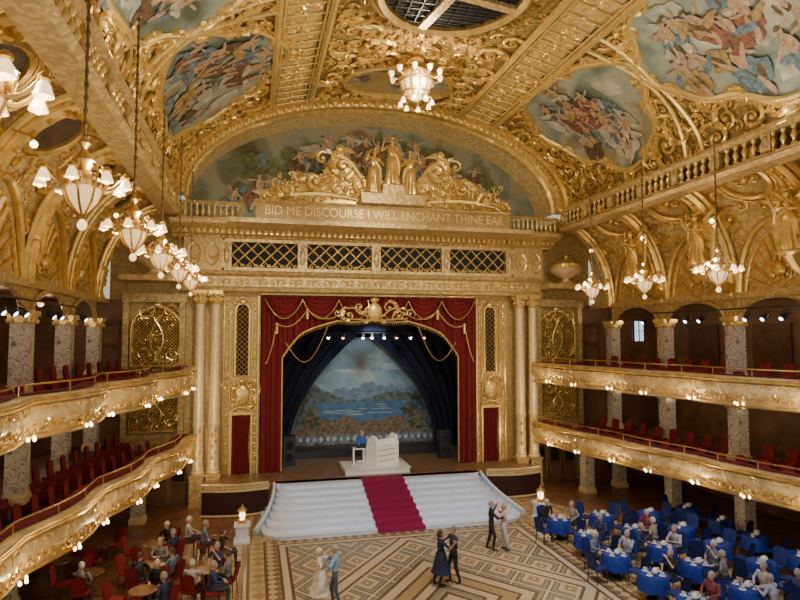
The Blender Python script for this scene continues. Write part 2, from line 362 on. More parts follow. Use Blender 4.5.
for s,nm in((-1,'left'),(1,'right')):
    mf=cm(s)
    def cmb(x,y):
        k=(27.9-y)/4.1; f=k-math.floor(k); return mf(x,y,-.55*sin(pi*f)*sin(pi*max(0,min(1,x/6.1)))**.7)
    b=MB(); b.grid(lambda i,j: cmb(i*6.1,-2+32*j),14,156)
    tag(b.build('ceiling_cove_'+nm,goldpale),kind='structure')
    b=MB()
    ys=colY+[-.8]
    for a,bq in zip(ys[:-1],ys[1:]):
        m=(a+bq)/2; hw=(a-bq)/2
        def g(i,j):
            y=bq+(a-bq)*i; q=(y-m)/(hw-.35); zb=8.35+.85*sqrt(max(0,1-q*q)) if abs(q)<1 else 8.35
            return V((s*12.35,y,zb+(9.4-zb)*j))
        b.grid(g,24,1)
        b.tube([V((s*12.3,m+(hw-.35)*cos(t*pi/16),8.35+.85*sin(t*pi/16))) for t in range(17)],.09,6)
    b.bb(s*12.2,s*12.5,-2,30,9.2,9.42)
    tag(b.build('trim_arcade_'+nm,goldpale),kind='structure')
    b=MB()
    for y in colY:
        for dy,r in((-.26,.1),(0,.2),(.26,.1)):
            b.tube([mf(x*6.1/14,y+dy*(1+.8*x/14),.08) for x in range(15)],r,7)
        for xx in(.6,1.2,1.8,2.4,3.0,3.6,4.2,4.8,5.4): b.ball(mf(xx,y,.28),(.1,.1,.1),6,4)
        volute(b,mf,.7,y,.42,0,1,.12); volute(b,mf,5.2,y,.5,pi/2,1,.12)
    def bm2(x,y,h): p0=cmb(x,y); return p0+V((-s*.8,0,-.4)).normalized()*h
    for i in range(len(colY)-1):
        m=(colY[i]+colY[i+1])/2
        for R,r in((1.7,.12),(1.42,.06)):
            b.tube([bm2(.1+R*1.35*sin(pi*t/20),m+R*cos(pi*t/20),.06) for t in range(21)],r,6)
        for t in range(1,12):
            a=pi*t/12; b.tube([bm2(.1+q*1.35*sin(a),m+q*cos(a),.04) for q in(.5,.9,1.15,1.4)],[.02,.05,.08,.1],5)
        volute(b,bm2,.6,m-.3,.3,0,1,.07); volute(b,bm2,.6,m+.3,.3,0,-1,.07); b.ball(bm2(.8,m,.15),(.2,.25,.3),8,6)
        b.tube([bm2(4.0+.8*sin(2*pi*t/20),m+.95*cos(2*pi*t/20),.1) for t in range(20)],.1,6,closed=True)
        b.tube([bm2(4.0+.98*sin(2*pi*t/20),m+1.15*cos(2*pi*t/20),.06) for t in range(20)],.05,6,closed=True)
        for k in range(10):
            a=2*pi*k/10+.4; volute(b,bm2,4.0+1.2*sin(a),m+1.4*cos(a),.24,a,1 if k%2 else -1,.06)
        for sg in(-1,1):
            volute(b,bm2,2.75,m+sg*1.45,.34,0,sg,.085,leaves=5); volute(b,bm2,5.5,m+sg*1.35,.28,pi,sg,.08,leaves=4); volute(b,bm2,5.65,m+sg*.4,.22,pi,sg,.07)
        if s>0:
            volute(b,bm2,4.0,m-.35,.3,0,1,.09); volute(b,bm2,4.0,m+.35,.3,0,-1,.09); b.ball(bm2(4.1,m,.1),(.16,.2,.26),8,6)
    field(b,bm2,.9,5.9,4,28,200,.12,.24,61+s,.13,ok=lambda x,y,R:(lambda f:(.12<f<.88) and ((x-4)/1.5)**2+((f-.5)/.4)**2>1 and ((x-.1)/2.4)**2+((f-.5)/.42)**2>1)(((27.9-y)/4.1)%1))
    tag(b.build('trim_cove_'+nm,goldscroll),kind='structure')
    if s<0:
        b=MB()
        for i in range(len(colY)-1):
            m=(colY[i]+colY[i+1])/2
            b.add([cmb(4.0,m)+V((-s*.06,0,-.03))]+[cmb(4.0+.76*sin(2*pi*t/20),m+.9*cos(2*pi*t/20))+V((-s*.06,0,-.03)) for t in range(20)],[(0,1+t,1+(t+1)%20) for t in range(20)])
        tag(b.build('trim_medallion_'+nm,M('dark_medallion_'+nm,(.07,.04,.022),.5,0,.6,3)),kind='structure')
    b=MB(); D=.3
    pr=[(9.5,13.0),(8.85,13.0),(8.7,13.12),(8.9,13.22),(8.9,13.3),(9.5,13.3)]
    pr2=[(9.5,13.85),(8.8,13.85),(8.65,13.95),(8.7,14.08),(9.3,14.08),(9.5,13.95)]
    for P in(pr,pr2): b.prism(P,lambda p:(s*(p[0]+D),1,p[1]),lambda p:(s*(p[0]+D),27.2,p[1]))
    tag(b.build('trim_cornice_'+nm,goldpale,smooth=False),kind='structure')
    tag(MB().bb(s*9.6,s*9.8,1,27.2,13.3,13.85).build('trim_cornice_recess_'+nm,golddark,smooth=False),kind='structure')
    e=empty('cornice_balustrade',(s*9.22,0,13.3),0,'gilded balustrade of small balusters along the %s ceiling cornice'%nm,'balustrade')
    bp=None; y=26.8; k=0
    while y>8 and k<60:
        if bp is None:
            bp=MB().lathe([(.09,0),(.09,.05),(.04,.1),(.10,.25),(.04,.42),(.09,.5),(.09,.55)],n=8).build('baluster',goldbright,e); bp.location=(0,y,0)
        else:
            c=bp.copy(); COL.objects.link(c); c.parent=e; c.location=(0,y,0)
        y-=.36; k+=1
    for y in [27.0-2.05*i for i in range(10)]: q=MB(); q.bb(-.14,.14,y-.16,y+.16,0,.55); q.ball((-s*.14,y,.28),(.1,.14,.2),8,6); q.build('pier',goldpale,e)
b=MB()
sb0,sb1=s_of_u(3.55),s_of_u(5.25); sm=(sb0+sb1)/2
for s in(-1,1):
    for q,r in((sb0,.13),(sb0+.2,.05),(sb1-.2,.05),(sb1,.13)):
        b.tube([vm(s*q,1+26*i/26,.12) for i in range(27)],r,6)
    y=2.0;k=0
    while y<26.5:
        b.tube([vm(s*(sb0+.1),y,.08),vm(s*(sb1-.1),y,.08)],.035,5)
        for off in(-.26,.26): volute(b,vm,s*(sm+off),y+.3,.19,k+off,1 if k%2 else -1,.045,1.2,9,3)
        b.ball(vm(s*sm,y+.6,.08),.08,8,5)
        y+=.62;k+=1
    for yc in (17.8,10.6):
        for dy in(-.28,.28): b.tube([vm(s*(sb1+(LV-sb1)*t/16),yc+dy*(1+.5*cos(pi*t/8)),.1) for t in range(17)],.09,6)
tag(b.build('trim_ceiling_beams',goldbright),kind='structure')
b=MB()
for s in(-1,1): b.grid(lambda i,j: vm(s*(sb0+(sb1-sb0)*i),1+26*j,.03),4,30)
tag(b.build('trim_ceiling_bands',goldwall),kind='structure')
b=MB(); y=2.0;k=0
while y<26:
    for s in(-1,1):
        for off in(-.70,.70):
            if k%3!=2: b.grid(lambda i,j: vm(s*(sm+off-.09+.18*i),y+.08+1.04*j,.06),2,4)
    y+=1.24;k+=1
tag(b.build('trim_ceiling_slots',black),kind='structure')
frY=[21.4,14.2,7.0]; scv=abs(s_of_u(7.4)); HX,HY=2.7,3.55
def outline(a,ph=0):
    r=1/((abs(cos(a))**3.6+abs(sin(a))**3.6)**(1/3.6)); return r*(.87+.085*cos(4*a+.5)+.07*cos(3*a+ph)+.035*cos(7*a+ph))
def inFr(x,y,R=0):
    for i,c in enumerate(frY):
        dx,dy=(abs(x)-scv)/(HX+R),(y-c)/(HY+R)
        if abs(dy)<1.3 and sqrt(dx*dx+dy*dy)<outline(math.atan2(dy,dx if x>0 else -dx),i): return True
    return False
okc=lambda x,y,R: not inFr(x,y,R*.6) and not(sb0-.15-R*.6<abs(x)<sb1+.15+R*.6) and (x*x+(y-16.9)**2>(2.9+R)**2) and not(x*x/(2.5)**2+((y-24.3)/1.7)**2<1) and not(x*x/2.5**2+((y-10.6)/2.6)**2<1)
b=MB()
pl_=field(b,vm,-LV+.4,LV-.4,4,26.6,170,.36,.62,5,.12,ok=okc,leaves=6,tight=.62,turns=1.6)
field(b,vm,-LV+.2,LV-.2,4,26.9,800,.11,.24,6,.15,ok=okc,leaves=3,placed=pl_)
for fi,c in enumerate(frY):
    for s in(-1,1):
        for k in range(16):
            a=2*pi*k/16; o=outline(a,fi)*1.08; volute(b,vm,s*scv+HX*o*cos(a),c+HY*o*sin(a),.42 if k%2 else .26,a+pi/2,1 if k%2 else -1,.08,leaves=5)
tag(b.build('trim_ceiling_scrollwork',goldscroll),kind='structure')
OW=['nearest the stage','middle of three','farthest from the stage']
def ovalfill(q,mf,cx,cy,hx,hy,of,N=48,Rg=8,h=.07):
    vs=[mf(cx,cy,h)]
    for r in range(1,Rg+1):
        for j in range(N):
            a=2*pi*j/N; o=of(a)*r/Rg; vs.append(mf(cx+hx*o*cos(a),cy+hy*o*sin(a),h))
    fs=[(0,1+j,1+(j+1)%N) for j in range(N)]
    for r in range(Rg-1):
        for j in range(N): fs.append((1+r*N+j,1+(r+1)*N+j,1+(r+1)*N+(j+1)%N,1+r*N+(j+1)%N))
    q.add(vs,fs)
for i,c in enumerate(frY):
    for s,nm in((-1,'left'),(1,'right')):
        e=empty('ceiling_fresco',(0,0,0),0,'painted sky fresco with figures on the %s ceiling slope, %s'%(nm,OW[i]),'fresco','painted ceiling frescoes')
        of=lambda a:outline(a,i)
        q=MB(); ovalfill(q,vm,s*scv,c,HX,HY,of)
        def ins(x,y,f):
            dx,dy=(x-s*scv)/HX,(y-c)/HY; r=sqrt(dx*dx+dy*dy); return r<outline(math.atan2(dy,dx),i)*f
        murals(q,vm,ins,13,s*scv-HX,s*scv+HX,c-HY,c+HY,pi if s>0 else 0,.08,40+i*2+(s>0),(1.15,1.75),13)
        n0=48+7*48; q.m=[0 if k_<n0 else q.m[k_]+1 for k_ in range(len(q.m))]
        q.build('painting',[skym('fresco_sky_%d'%(i*2+(s>0)),i*2+(s>0)+1,SKY)]+PM,e,False)
        for k,r,h in((1.0,.10,.1),(1.06,.05,.08)):
            q=MB(); q.tube([vm(s*scv+HX*k*of(2*pi*j/64)*cos(2*pi*j/64),c+HY*k*of(2*pi*j/64)*sin(2*pi*j/64),h) for j in range(64)],r,6,closed=True)
            q.build('frame' if k==1 else 'outer_frame',goldbright,e)
for i,(c,hs,hy) in enumerate(((24.3,2.3,1.5),(10.6,2.3,2.4))):
    e=empty('ceiling_fresco',(0,0,0),0,('small painted oval on the ceiling centre line beside the proscenium arch','painted oval on the ceiling centre line beyond the round opening')[i],'fresco','painted ceiling frescoes')
    q=MB(); ovalfill(q,vm,0,c,hs,hy,lambda a:1,36,4)
    murals(q,vm,lambda x,y,f:(x/hs)**2+((y-c)/hy)**2<f*f,5,-hs,hs,c-hy,c+hy,pi/2,.08,90+i,(.7,.9),5)
    n0=36+3*36; q.m=[0 if k_<n0 else q.m[k_]+1 for k_ in range(len(q.m))]
    q.build('painting',[skym('fresco_centre_%d'%i,9+i,[(.3,(.38,.26,.10)),(.5,(.50,.38,.19)),(.65,(.40,.37,.26)),(.8,(.42,.28,.12))])]+PM,e,False)
    q=MB(); q.tube([vm(hs*cos(2*pi*j/36),c+hy*sin(2*pi*j/36),.1) for j in range(36)],.13,6,closed=True); q.build('frame',goldbright,e)
e=empty('ceiling_roof_opening',(0,16.9,18.2),0,'round dark roof opening with gilded ring and cross beams in the ceiling centre','roof opening'); e.scale=(.9,.9,1)
MB().lathe([(0.01,.1),(2.5,.1)],n=40,cap=False).build('dark_disc',black,e)  # black disc paints the darkness of the opening; the vault has no hole
q=MB().lathe([(2.4,.12),(2.42,-.05),(2.6,-.18),(2.75,-.1),(2.8,.0),(3.1,-.08),(3.3,.0),(3.35,.25),(2.4,.3)],n=48,cap=False)
for k in range(36): volute(q,lambda x,y,h:V((x,y,-.08-h)),2.95*cos(2*pi*k/36),2.95*sin(2*pi*k/36),.14,k,1 if k%2 else -1,.045,1.2,8,2)
q.build('ring_moulding',M('ring_gilding',(.40,.26,.08),.4,.5,.3,4),e)
for a in(.2,.2+pi/2): q=MB(); q.box((0,0,.0),(4.9,.34,.14),a); q.build('cross_beam',goldpale,e)
q=MB()
for k in range(-5,6):
    if k: 
        x=k*.42; hl=sqrt(2.4**2-x*x); q.box((x,0,.04),(.03,2*hl,.05)); q.box((0,x,.04),(2*hl,.03,.05))
q.build('grille',steel,e)
b=MB()
def em(ph,k,dz=0): return (VA*k*cos(ph),VZ+VB*k*sin(ph)+dz)
prof=[(26.3,1.0),(26.3,.975),(26.45,.962),(26.6,.97),(26.75,.965),(26.8,.945),(27.0,.938),(27.1,.95),(27.3,.95),(27.4,.935),(27.6,.935),(27.6,1.0)]
def g(i,j):
    ph=pi*i; y,k=prof[int(round(j*(len(prof)-1)))]; u,z=em(ph,k); return V((u,y,z))
b.grid(g,48,len(prof)-1)
tag(b.build('trim_proscenium_arch',goldscroll),kind='structure')
b=MB()
for i in range(1,70):
    ph=pi*i/70; u,z=em(ph,.955); b.ball((u,26.68,z),(.12,.1,.12),6,4)
    if i%2: volute(b,lambda x,zz,h:V((x,26.28-h,zz)),em(ph,.985)[0],em(ph,.985)[1],.11,ph,1 if i%4==1 else -1,.04,1.2,8,2)
tag(b.build('trim_arch_beading',goldbright),kind='structure')
b=MB()
b.grid(lambda i,j:V((em(pi*i,.955)[0],27.5+2.2*j,em(pi*i,.955)[1])),40,2)
tag(b.build('trim_arch_soffit',goldpale),kind='structure')
N=40; q=MB(); q.add([(em(pi*j/N,.965)[0],29.6,em(pi*j/N,.965)[1]) for j in range(N+1)]+[(-8.97,29.6,12.95),(8.97,29.6,12.95)],[tuple([N+2]+list(range(N+1))+[N+1])])
mi_=lambda x,z,f:(x/(VA*.93))**2+((z-VZ)/(VB*.93))**2<f*f*1.25 and z>13.9
murals(q,wallmap(29.58),mi_,34,-8.4,8.4,13.9,17.9,pi/2,.0,7,(1.0,1.5),22,7)
rg=random.Random(3)
for k in range(16):
    x=rg.uniform(-7,7); z=rg.uniform(15,17.6)
    if mi_(x,z,.8): blob(q,wallmap(29.58),x,z,rg.uniform(.4,.9),rg.uniform(.2,.45),0,.033+.001*k,6 if k%3==0 else 7,rg,18,.15)
q.m=[0]+[m_+1 for m_ in q.m[1:]]
tag(q.build('tympanum_mural',[skym('mural_paint',4,SKY2)]+PM,smooth=False),'painted landscape mural with figures filling the arch behind the gilded sculpture','mural')
# ---------------------------------------------------------------- facade
b=MB(); b.sweepx([(30,9.85),(29.25,9.85),(29.2,10.0),(29.35,10.08),(29.35,10.55),(29.15,10.65),(29.05,10.8),(30,10.8)],-9.1,9.1)
tag(b.build('trim_frieze_lower',goldpale,smooth=False),kind='structure')
b=MB(); mfz=wallmap(29.33)
x=-8.7
k=0
while x<8.8: volute(b,mfz,x,10.3,.17,0 if k%2 else pi,1 if k%2 else -1,.035,1.2,9,2); x+=.42;k+=1
tag(b.build('trim_frieze_scroll',goldbright),kind='structure')
b=MB(); b.sweepx([(30,12.3),(29.0,12.3),(28.9,12.4),(28.6,12.45),(28.5,12.6),(28.0,12.7),(27.8,12.8),(27.75,12.95),(30,12.95)],-9.5,9.5)
tag(b.build('trim_cornice_stage',goldpale,smooth=False),kind='structure')
b=MB(); x=-9.2
while x<9.2: b.bb(x,x+.14,28.35,28.6,12.45,12.62); b.ball((x+.07,28.9,12.38),(.07,.05,.05),6,4); x+=.27
tag(b.build('trim_cornice_dentils',goldbright,smooth=False),kind='structure')
e=empty('lattice_balustrade',(0,0,0),0,'gilded balcony front of four dark lattice panels above the stage opening','balustrade')
for z0_,z1_ in((10.8,10.95),(12.15,12.3)): q=MB(); q.bb(-7.2,7.2,28.95,29.3,z0_,z1_); q.build('rail',goldpale,e,False)
xs=[-7.1,-3.6,0,3.6,7.1]
for i,x in enumerate(xs):
    q=MB(); q.bb(x-.22,x+.22,28.9,29.3,10.9,12.2); q.ball((x,28.88,11.5),(.14,.08,.4),8,6); volute(q,wallmap(28.9),x,11.95,.13,0,1,.03); q.build('post',goldpale,e)
for i in range(4):
    x0,x1=xs[i]+.22,xs[i+1]-.22; q=MB(); lattice(q,wallmap(29.1),x0,x1,10.95,12.15,.6,.035)
    for j in range(10): volute(q,wallmap(29.08),x0+.16+(x1-x0-.32)*j/9,11.04,.09,0,1 if j%2 else -1,.025,1.1,8,2)
    q.build('lattice_panel',goldbright,e)
MB().bb(-7.1,7.1,29.2,29.24,10.8,12.3).build('dark_backing',M('dark_blue_void',(.01,.014,.022),.8),e,False)
b=MB()
for s in(-1,1): b.bb(s*7.3,s*9.0,29.0,30,10.8,12.3)
tag(b.build('trim_balustrade_piers',goldwall,smooth=False),kind='structure')
b=MB()
for s in(-1,1):
    for x in(7.75,8.55):
        b.tube([(s*x+.28*cos(2*pi*t/16),28.97,11.55+.5*sin(2*pi*t/16)) for t in range(16)],.05,5,closed=True); volute(b,wallmap(29),s*x,11.55,.2,0,s,.05)
tag(b.build('trim_pier_ovals',goldbright),kind='structure')
TX=.2
e=empty('inscription_panel',(TX,-.7,0),0,'long gilded panel lettered with a line of verse beneath the sculpted crest','inscription')
q=MB(); q.bb(-6.0,6.0,27.55,28.4,12.9,13.7); q.build('panel',M('gilt_ground',(.46,.31,.12),.45,.3,.2,4),e,False)
q=MB(); q.sweepx([(28.4,13.62),(27.5,13.62),(27.45,13.7),(27.5,13.74),(28.4,13.74)],-6.0,6.0); q.build('moulding',goldpale,e,False)
letm=M('letter_gilding',(.88,.66,.31),.35,.3,.05,5)
def tmesh(txt):
    cu=bpy.data.curves.new('t','FONT'); cu.body=txt; cu.size=.6; cu.extrude=.025
    to=bpy.data.objects.new('t',cu); COL.objects.link(to); dg=bpy.context.evaluated_depsgraph_get(); me=bpy.data.meshes.new_from_object(to.evaluated_get(dg)); bpy.data.objects.remove(to); return me
def mxw(me): return max(v.co.x for v in me.vertices)
words='BID ME DISCOURSE I WILL ENCHANT THINE EAR'.split(' '); acc=''
fullw=mxw(tmesh(' '.join(words))); kk=11.3/fullw
for w_ in words:
    me=tmesh(w_); acc=(acc+' '+w_).strip(); x0=mxw(tmesh(acc))-mxw(me)
    for v in me.vertices: v.co=V(((v.co.x+x0)*kk-5.65,-v.co.z,v.co.y*.95))
    me.materials.clear(); me.materials.append(letm)
    lo=bpy.data.objects.new('lettered_word',me); COL.objects.link(lo); lo.parent=e; lo.location=(0,27.53,13.1)
tag(MB().bb(-7,7.4,26.75,28.2,12.7,12.9).build('trim_inscription_ledge',goldpale,smooth=False),kind='structure')
for s,nm in((-1,'left'),(1,'right')):
    e=empty('short_balustrade',(0,0,0),0,'short gilded balustrade on the cornice to the %s of the inscription'%nm,'balustrade','balustrades beside the inscription')
    for z0_,z1_ in((13.6,13.75),(12.95,13.03)): q=MB(); q.bb(s*6.4,s*9.2,27.7,27.95,z0_,z1_); q.build('rail',goldpale,e,False)
    for i in range(11):
        q=MB(); q.lathe([(.07,0),(.03,.08),(.1,.22),(.035,.45),(.07,.57)],(s*(6.6+.25*i),27.82,13.03),8); q.build('baluster',goldbright,e)
def gold_column(x,label):
    e=empty('gilded_column',(x,29.25,0),0,label,'column','gilded columns flanking the stage')
    q=MB(); q.box((0,0,.7),(.62,.62,1.4)); q.box((0,0,1.42),(.7,.7,.08)); q.box((0,0,.06),(.7,.7,.12)); q.build('pedestal',goldpale,e,False)
    q=MB(); q.lathe([(.30,1.46),(.32,1.52),(.27,1.6),(.29,1.66),(.25,1.72),(.24,3.6),(.28,3.65),(.28,3.75),(.24,3.8),(.2,9.2)],n=32,wave=lambda a,z:.045*abs(sin(8*a)) if z>1.7 else 0); q.build('shaft',cream,e)
    q=MB(); q.lathe([(.21,9.2),(.26,9.24),(.21,9.3),(.24,9.5),(.33,9.7)],n=16); q.box((0,0,9.78),(.66,.66,.16))
    for k in range(8): 
        a=2*pi*k/8; q.ball((.27*cos(a),.27*sin(a),9.45),(.08,.08,.14),6,4); q.ball((.33*cos(a),.33*sin(a),9.66),.07,6,4)
    q.build('capital',goldbright,e)
    q=MB()
    for k in range(7): volute(q,lambda a,z,h:V(((.25+h)*sin(a),-(.25+h)*cos(a),z)),-.3 if k%2 else .3,1.95+.25*k,.12,0,1 if k%2 else -1,.03,1.2,9,2)
    q.build('relief_band',goldbright,e)
for x,l in((-8.25,'cream and gilt column left of the stage, outer of the pair'),(-7.55,'cream and gilt column left of the stage, inner of the pair'),(7.75,'cream and gilt column right of the stage, inner of the pair'),(8.5,'cream and gilt column right of the stage, outer of the pair')):
    gold_column(x,l)
b=MB(); mfw=wallmap(29.98)
for s in(-1,1):
    field(b,mfw,min(s*5.6,s*7.2),max(s*5.6,s*7.2),4.2,5.7,10,.14,.25,21+s,.16)
    for z in(9.45,): 
        for x in(5.85,6.3,6.75): volute(b,mfw,s*x,z,.17,0,s,.04)
    z=1.6
    while z<9.3: volute(b,mfw,s*5.75,z,.1,pi/2,s,.028,1.2,9,2); volute(b,mfw,s*7.05,z,.1,pi/2,-s,.028,1.2,9,2); z+=.45
    b.tube([(s*5.6,29.93,1.2),(s*5.6,29.93,9.7)],.07,6); b.tube([(s*7.2,29.93,1.2),(s*7.2,29.93,9.7)],.05,6); b.tube([(s*5.9,29.93,1.2),(s*5.9,29.93,9.3),(s*6.9,29.93,9.3),(s*6.9,29.93,1.2)],.035,6)
b.tube([(-5.5,29.93,9.78),(5.5,29.93,9.78)],.09,6)
tag(b.build('trim_facade_relief',goldbright),kind='structure')
def lattice_window(x0,x1,z0,z1,Y,arch,label,step,th,group,scroll=False):
    e=empty('lattice_window',(0,0,0),0,label,'lattice window',group); cx=(x0+x1)/2; hw=(x1-x0)/2; zt=z1-hw if arch else z1
    def inside(X,Z): return Z<zt or (X-cx)**2+(Z-zt)**2<hw*hw
    pts=[(x0,z0)]+[(x0,zt)]+[(cx-hw*cos(pi*t/12),zt+hw*sin(pi*t/12)) for t in range(1,12)]+[(x1,zt),(x1,z0)] if arch else [(x0,z0),(x0,z1),(x1,z1),(x1,z0)]
    q=MB(); q.prism(pts,lambda p:(p[0],Y-.04,p[1]),lambda p:(p[0],Y-.02,p[1])); q.build('dark_opening',black,e,False)
    q=MB(); lattice(q,wallmap(Y-.1),x0,x1,z0,z1,step,th,inside); q.build('lattice',goldscroll,e)
    q=MB(); q.tube([(p[0],Y-.1,p[1]) for p in pts],.075,6,closed=True); q.ball((cx,Y-.14,z1+.08),(.2,.1,.16),8,5)
    if scroll:
        mfx=wallmap(Y-.12)
        for sx in(-1,1):
            volute(q,mfx,cx+sx*.5*hw,z1-.2*hw,hw*.3,0,sx,.05); volute(q,mfx,cx+sx*.55*hw,z0+.5*hw,hw*.25,0,-sx,.04)
            cscroll(q,mfx,cx+sx*.15,z0+.2,cx+sx*.15,z1-.5,sx*.4*hw,.04)
        field(q,mfx,x0+.15,x1-.15,z0+.15,z1-.35,22,.09,.16,int(abs(x0)*10+z0),.12,ok=lambda X,Z,R:inside(X,Z+.15))
    q.build('frame',goldbright,e)
for s,nm in((-1,'left'),(1,'right')):
    lattice_window(s*6.35-.33,s*6.35+.33,5.85,9.3,30,True,'tall narrow dark lattice window just %s of the stage curtain'%nm,.24,.011,'narrow lattice windows')
    lattice_window(s*10.2-1.1,s*10.2+1.1,6.35,9.1,29.9,True,'large gilded scroll lattice at upper balcony level %s of the stage'%nm,.15,.018,'side lattice grilles',True)
    lattice_window(s*10.2-1.1,s*10.2+1.1,3.35,5.2,29.9,False,'gilded scroll lattice at lower balcony level %s of the stage'%nm,.15,.018,'side lattice grilles',True)
    e=empty('wall_cartouche',(s*6.35,29.9,4.95),0,'gilded shield cartouche above the small red-curtained doorway %s of the stage'%nm,'cartouche','shield cartouches')
    q=MB(); q.ball((0,0,0),(.36,.14,.5),12,8); q.build('shield',goldbright,e)
    mo=lambda x,z,h:V((x,-.02-h,z))
    for sx in(-1,1): q=MB(); volute(q,mo,sx*.36,.45,.18,0,sx,.045); volute(q,mo,sx*.38,-.42,.2,0,-sx,.045); q.tube([(sx*.4,-.05,.3),(sx*.46,-.05,0),(sx*.42,-.05,-.3)],.04,5); q.build('scroll_border',goldscroll,e)
    q=MB(); q.ball((0,-.1,.62),(.14,.1,.14),8,5); q.build('finial',goldscroll,e)
    e=empty('curtained_doorway',(s*6.35,29.9,1.2),0,'small doorway hung with a red curtain %s of the stage'%nm,'doorway','red-curtained doorways')
    q=MB(); q.box((-.48,0,1.4),(.1,.14,2.8)); q.box((.48,0,1.4),(.1,.14,2.8)); q.box((0,0,2.85),(1.1,.2,.14)); q.tube([(.48*cos(pi*t/10),-.08,2.9+.25*sin(pi*t/10)) for t in range(11)],.05,6); q.build('frame',goldbright,e,False)
    q=MB(); q.grid(lambda i,j:V((-.43+.86*i*(1-.25*sin(pi*j)*.4),-.05+.05*sin(i*34),2.8*j)),40,8); q.build('curtain',redvelvet,e)
b=MB()
for s in(-1,1):
    b.bb(s*8.9,s*11.6,29.85,30,2.3,3.2); b.bb(s*8.85,s*11.7,29.6,30,9.3,9.7)
    for x in(8.95,11.4): b.bb(s*x,s*x+s*.25,29.65,30,2.2,9.3)
    b.bb(s*8.85,s*11.7,29.5,30,10.3,10.5)
tag(b.build('trim_side_bays',goldpale,smooth=False),kind='structure')
for s,nm in((-1,'left'),(1,'right')):
    e=empty('gilded_urn',(s*10.2,28.7,10.48),0,'fluted lidded gilt urn standing in the corner niche %s of the stage'%nm,'urn','gilded corner urns')
    MB().lathe([(.42,-.03),(.5,.03),(.2,.14),(.16,.24),(.4,.36),(.72,.55),(.82,.7),(.78,.76)],n=32,wave=lambda a,z:.05*abs(sin(8*a)) if z>.3 else 0).build('bowl',cream,e)
    MB().lathe([(.86,.76),(.88,.82),(.76,.86),(.72,1.0),(.5,1.18),(.2,1.28),(.08,1.34),(.14,1.44),(.05,1.54),(.01,1.66)],n=32,wave=lambda a,z:.05*abs(sin(8*a)) if .9<z<1.3 else 0).build('lid',goldbright,e)
    tag(MB().bb(s*9.0,s*11.6,28.2,30,10.2,10.45).build('trim_urn_shelf_'+nm,goldpale,smooth=False),kind='structure')
    e=empty('panelled_door',(s*12.1,29.55,6.05),0,'dark panelled door on the upper gallery %s of the stage'%nm,'door','dark gallery doors')
    q=MB(); q.box((0,0,1.2),(.9,.12,2.4)); q.build('leaf',darkwood,e,False)
    for z in(.7,1.75): q=MB(); q.box((0,-.07,z),(.6,.03,.8)); q.build('panel',brownwall,e,False)
    for i in range(3):
        x=s*(8.9+.85*i+.2); e=empty('glazed_door',(x,29.8,0),0,'dark glazed door under the balcony %s of the stage, %s from it'%(nm,['first','second','third','fourth'][i]),'door','glazed doors under the balcony')
        q=MB(); q.box((0,0,1.05),(.72,.08,2.1)); q.build('leaf',brownwall,e,False); q=MB(); q.box((0,-.05,1.45),(.5,.02,.8)); q.build('pane',black,e,False)
        MB().ball((.28,-.08,1.0),.03,6,4).build('door_knob',brass,e)
# ---------------------------------------------------------------- stage interior
b=MB(); b.bb(-7,-6.8,30.4,37.5,1.2,10); b.bb(6.8,7,30.4,37.5,1.2,10); b.bb(-7,7,37.3,37.5,1.2,10); b.bb(-7,7,30.4,37.5,9.9,10)
tag(b.build('wall_stage_house',black,smooth=False),kind='structure')
tag(MB().bb(-7.9,7.9,27.6,37.3,0,1.2).build('floor_stage',stagewood,smooth=False),kind='structure')
q=MB(); q.add([(-4.6,0,0),(4.6,0,0),(4.6,0,6.4),(-4.6,0,6.4)],[(0,1,2,3)])
def bmf(x,z,h): return V((x,-.01-h,z))
def ridge(z0,zf,h,m):
    q.k=m
    for i in range(92):
        x0,x1=-4.6+.1*i,-4.6+.1*(i+1)
        q.add([bmf(x0,z0,h),bmf(x1,z0,h),bmf(x1,zf(x1),h),bmf(x0,zf(x0),h)],[(0,1,2,3)])
    q.k=0
ridge(2.4,lambda x:3.2+.3*sin(x*1.3+1)+.12*sin(x*3.7)+.06*sin(x*11)+.16*abs(x),.01,1)
ridge(2.3,lambda x:2.58+.22*abs(x)*abs(sin(x*.8+.6))+.05*sin(x*9)+.05*abs(x)**1.6,.02,2)
ridge(1.0,lambda x:2.5,.03,3)
ridge(1.2,lambda x:1.25+max(0,.5-.6*abs(x+.9))+.03*sin(x*9),.035,4)
ridge(.4,lambda x:1.25+.06*sin(x*4)+.14*abs(x),.04,4)
rg=random.Random(12)
for k in range(90):
    sx=rg.choice((-1,1)); x=sx*rg.uniform(2.6,4.3); z=rg.uniform(.9,1.5+1.2*(abs(x)-2.2)); blob(q,bmf,x,z,rg.uniform(.1,.28),rg.uniform(.08,.22),0,.045+.0004*k,rg.choice((5,4,5,2)),rg,11,.2)
for k in range(12): blob(q,bmf,rg.uniform(-3.2,3.2),rg.uniform(4.2,5.6),rg.uniform(.4,.9),rg.uniform(.10,.25),rg.uniform(-.3,.3),.004+.0002*k,rg.choice((6,8,8)),rg,18,.12)
for k in range(14): blob(q,bmf,rg.uniform(-2,2),rg.uniform(1.6,2.4),rg.uniform(.3,.7),.02,0,.032+.0001*k,6,rg,8,.2)
for sx in(-1,1):
    q.k=7; q.add([bmf(sx*4.6,0,.09),bmf(sx*3.95,0,.09),bmf(sx*3.8,3,.09),bmf(sx*3.95,5,.09),bmf(sx*3.3,6.4,.09),bmf(sx*4.6,6.4,.09)],[(0,1,2,3,4,5)]); q.k=0
q.k=7; q.add([bmf(-4.6,0,.092),bmf(4.6,0,.092),bmf(4.6,.6,.092),bmf(-4.6,.6,.092)],[(0,1,2,3)]); q.k=0
for k in range(23): blob(q,bmf,-4.4+.4*k,.33,.11,.15,0,.096,6,rg,8,.15)
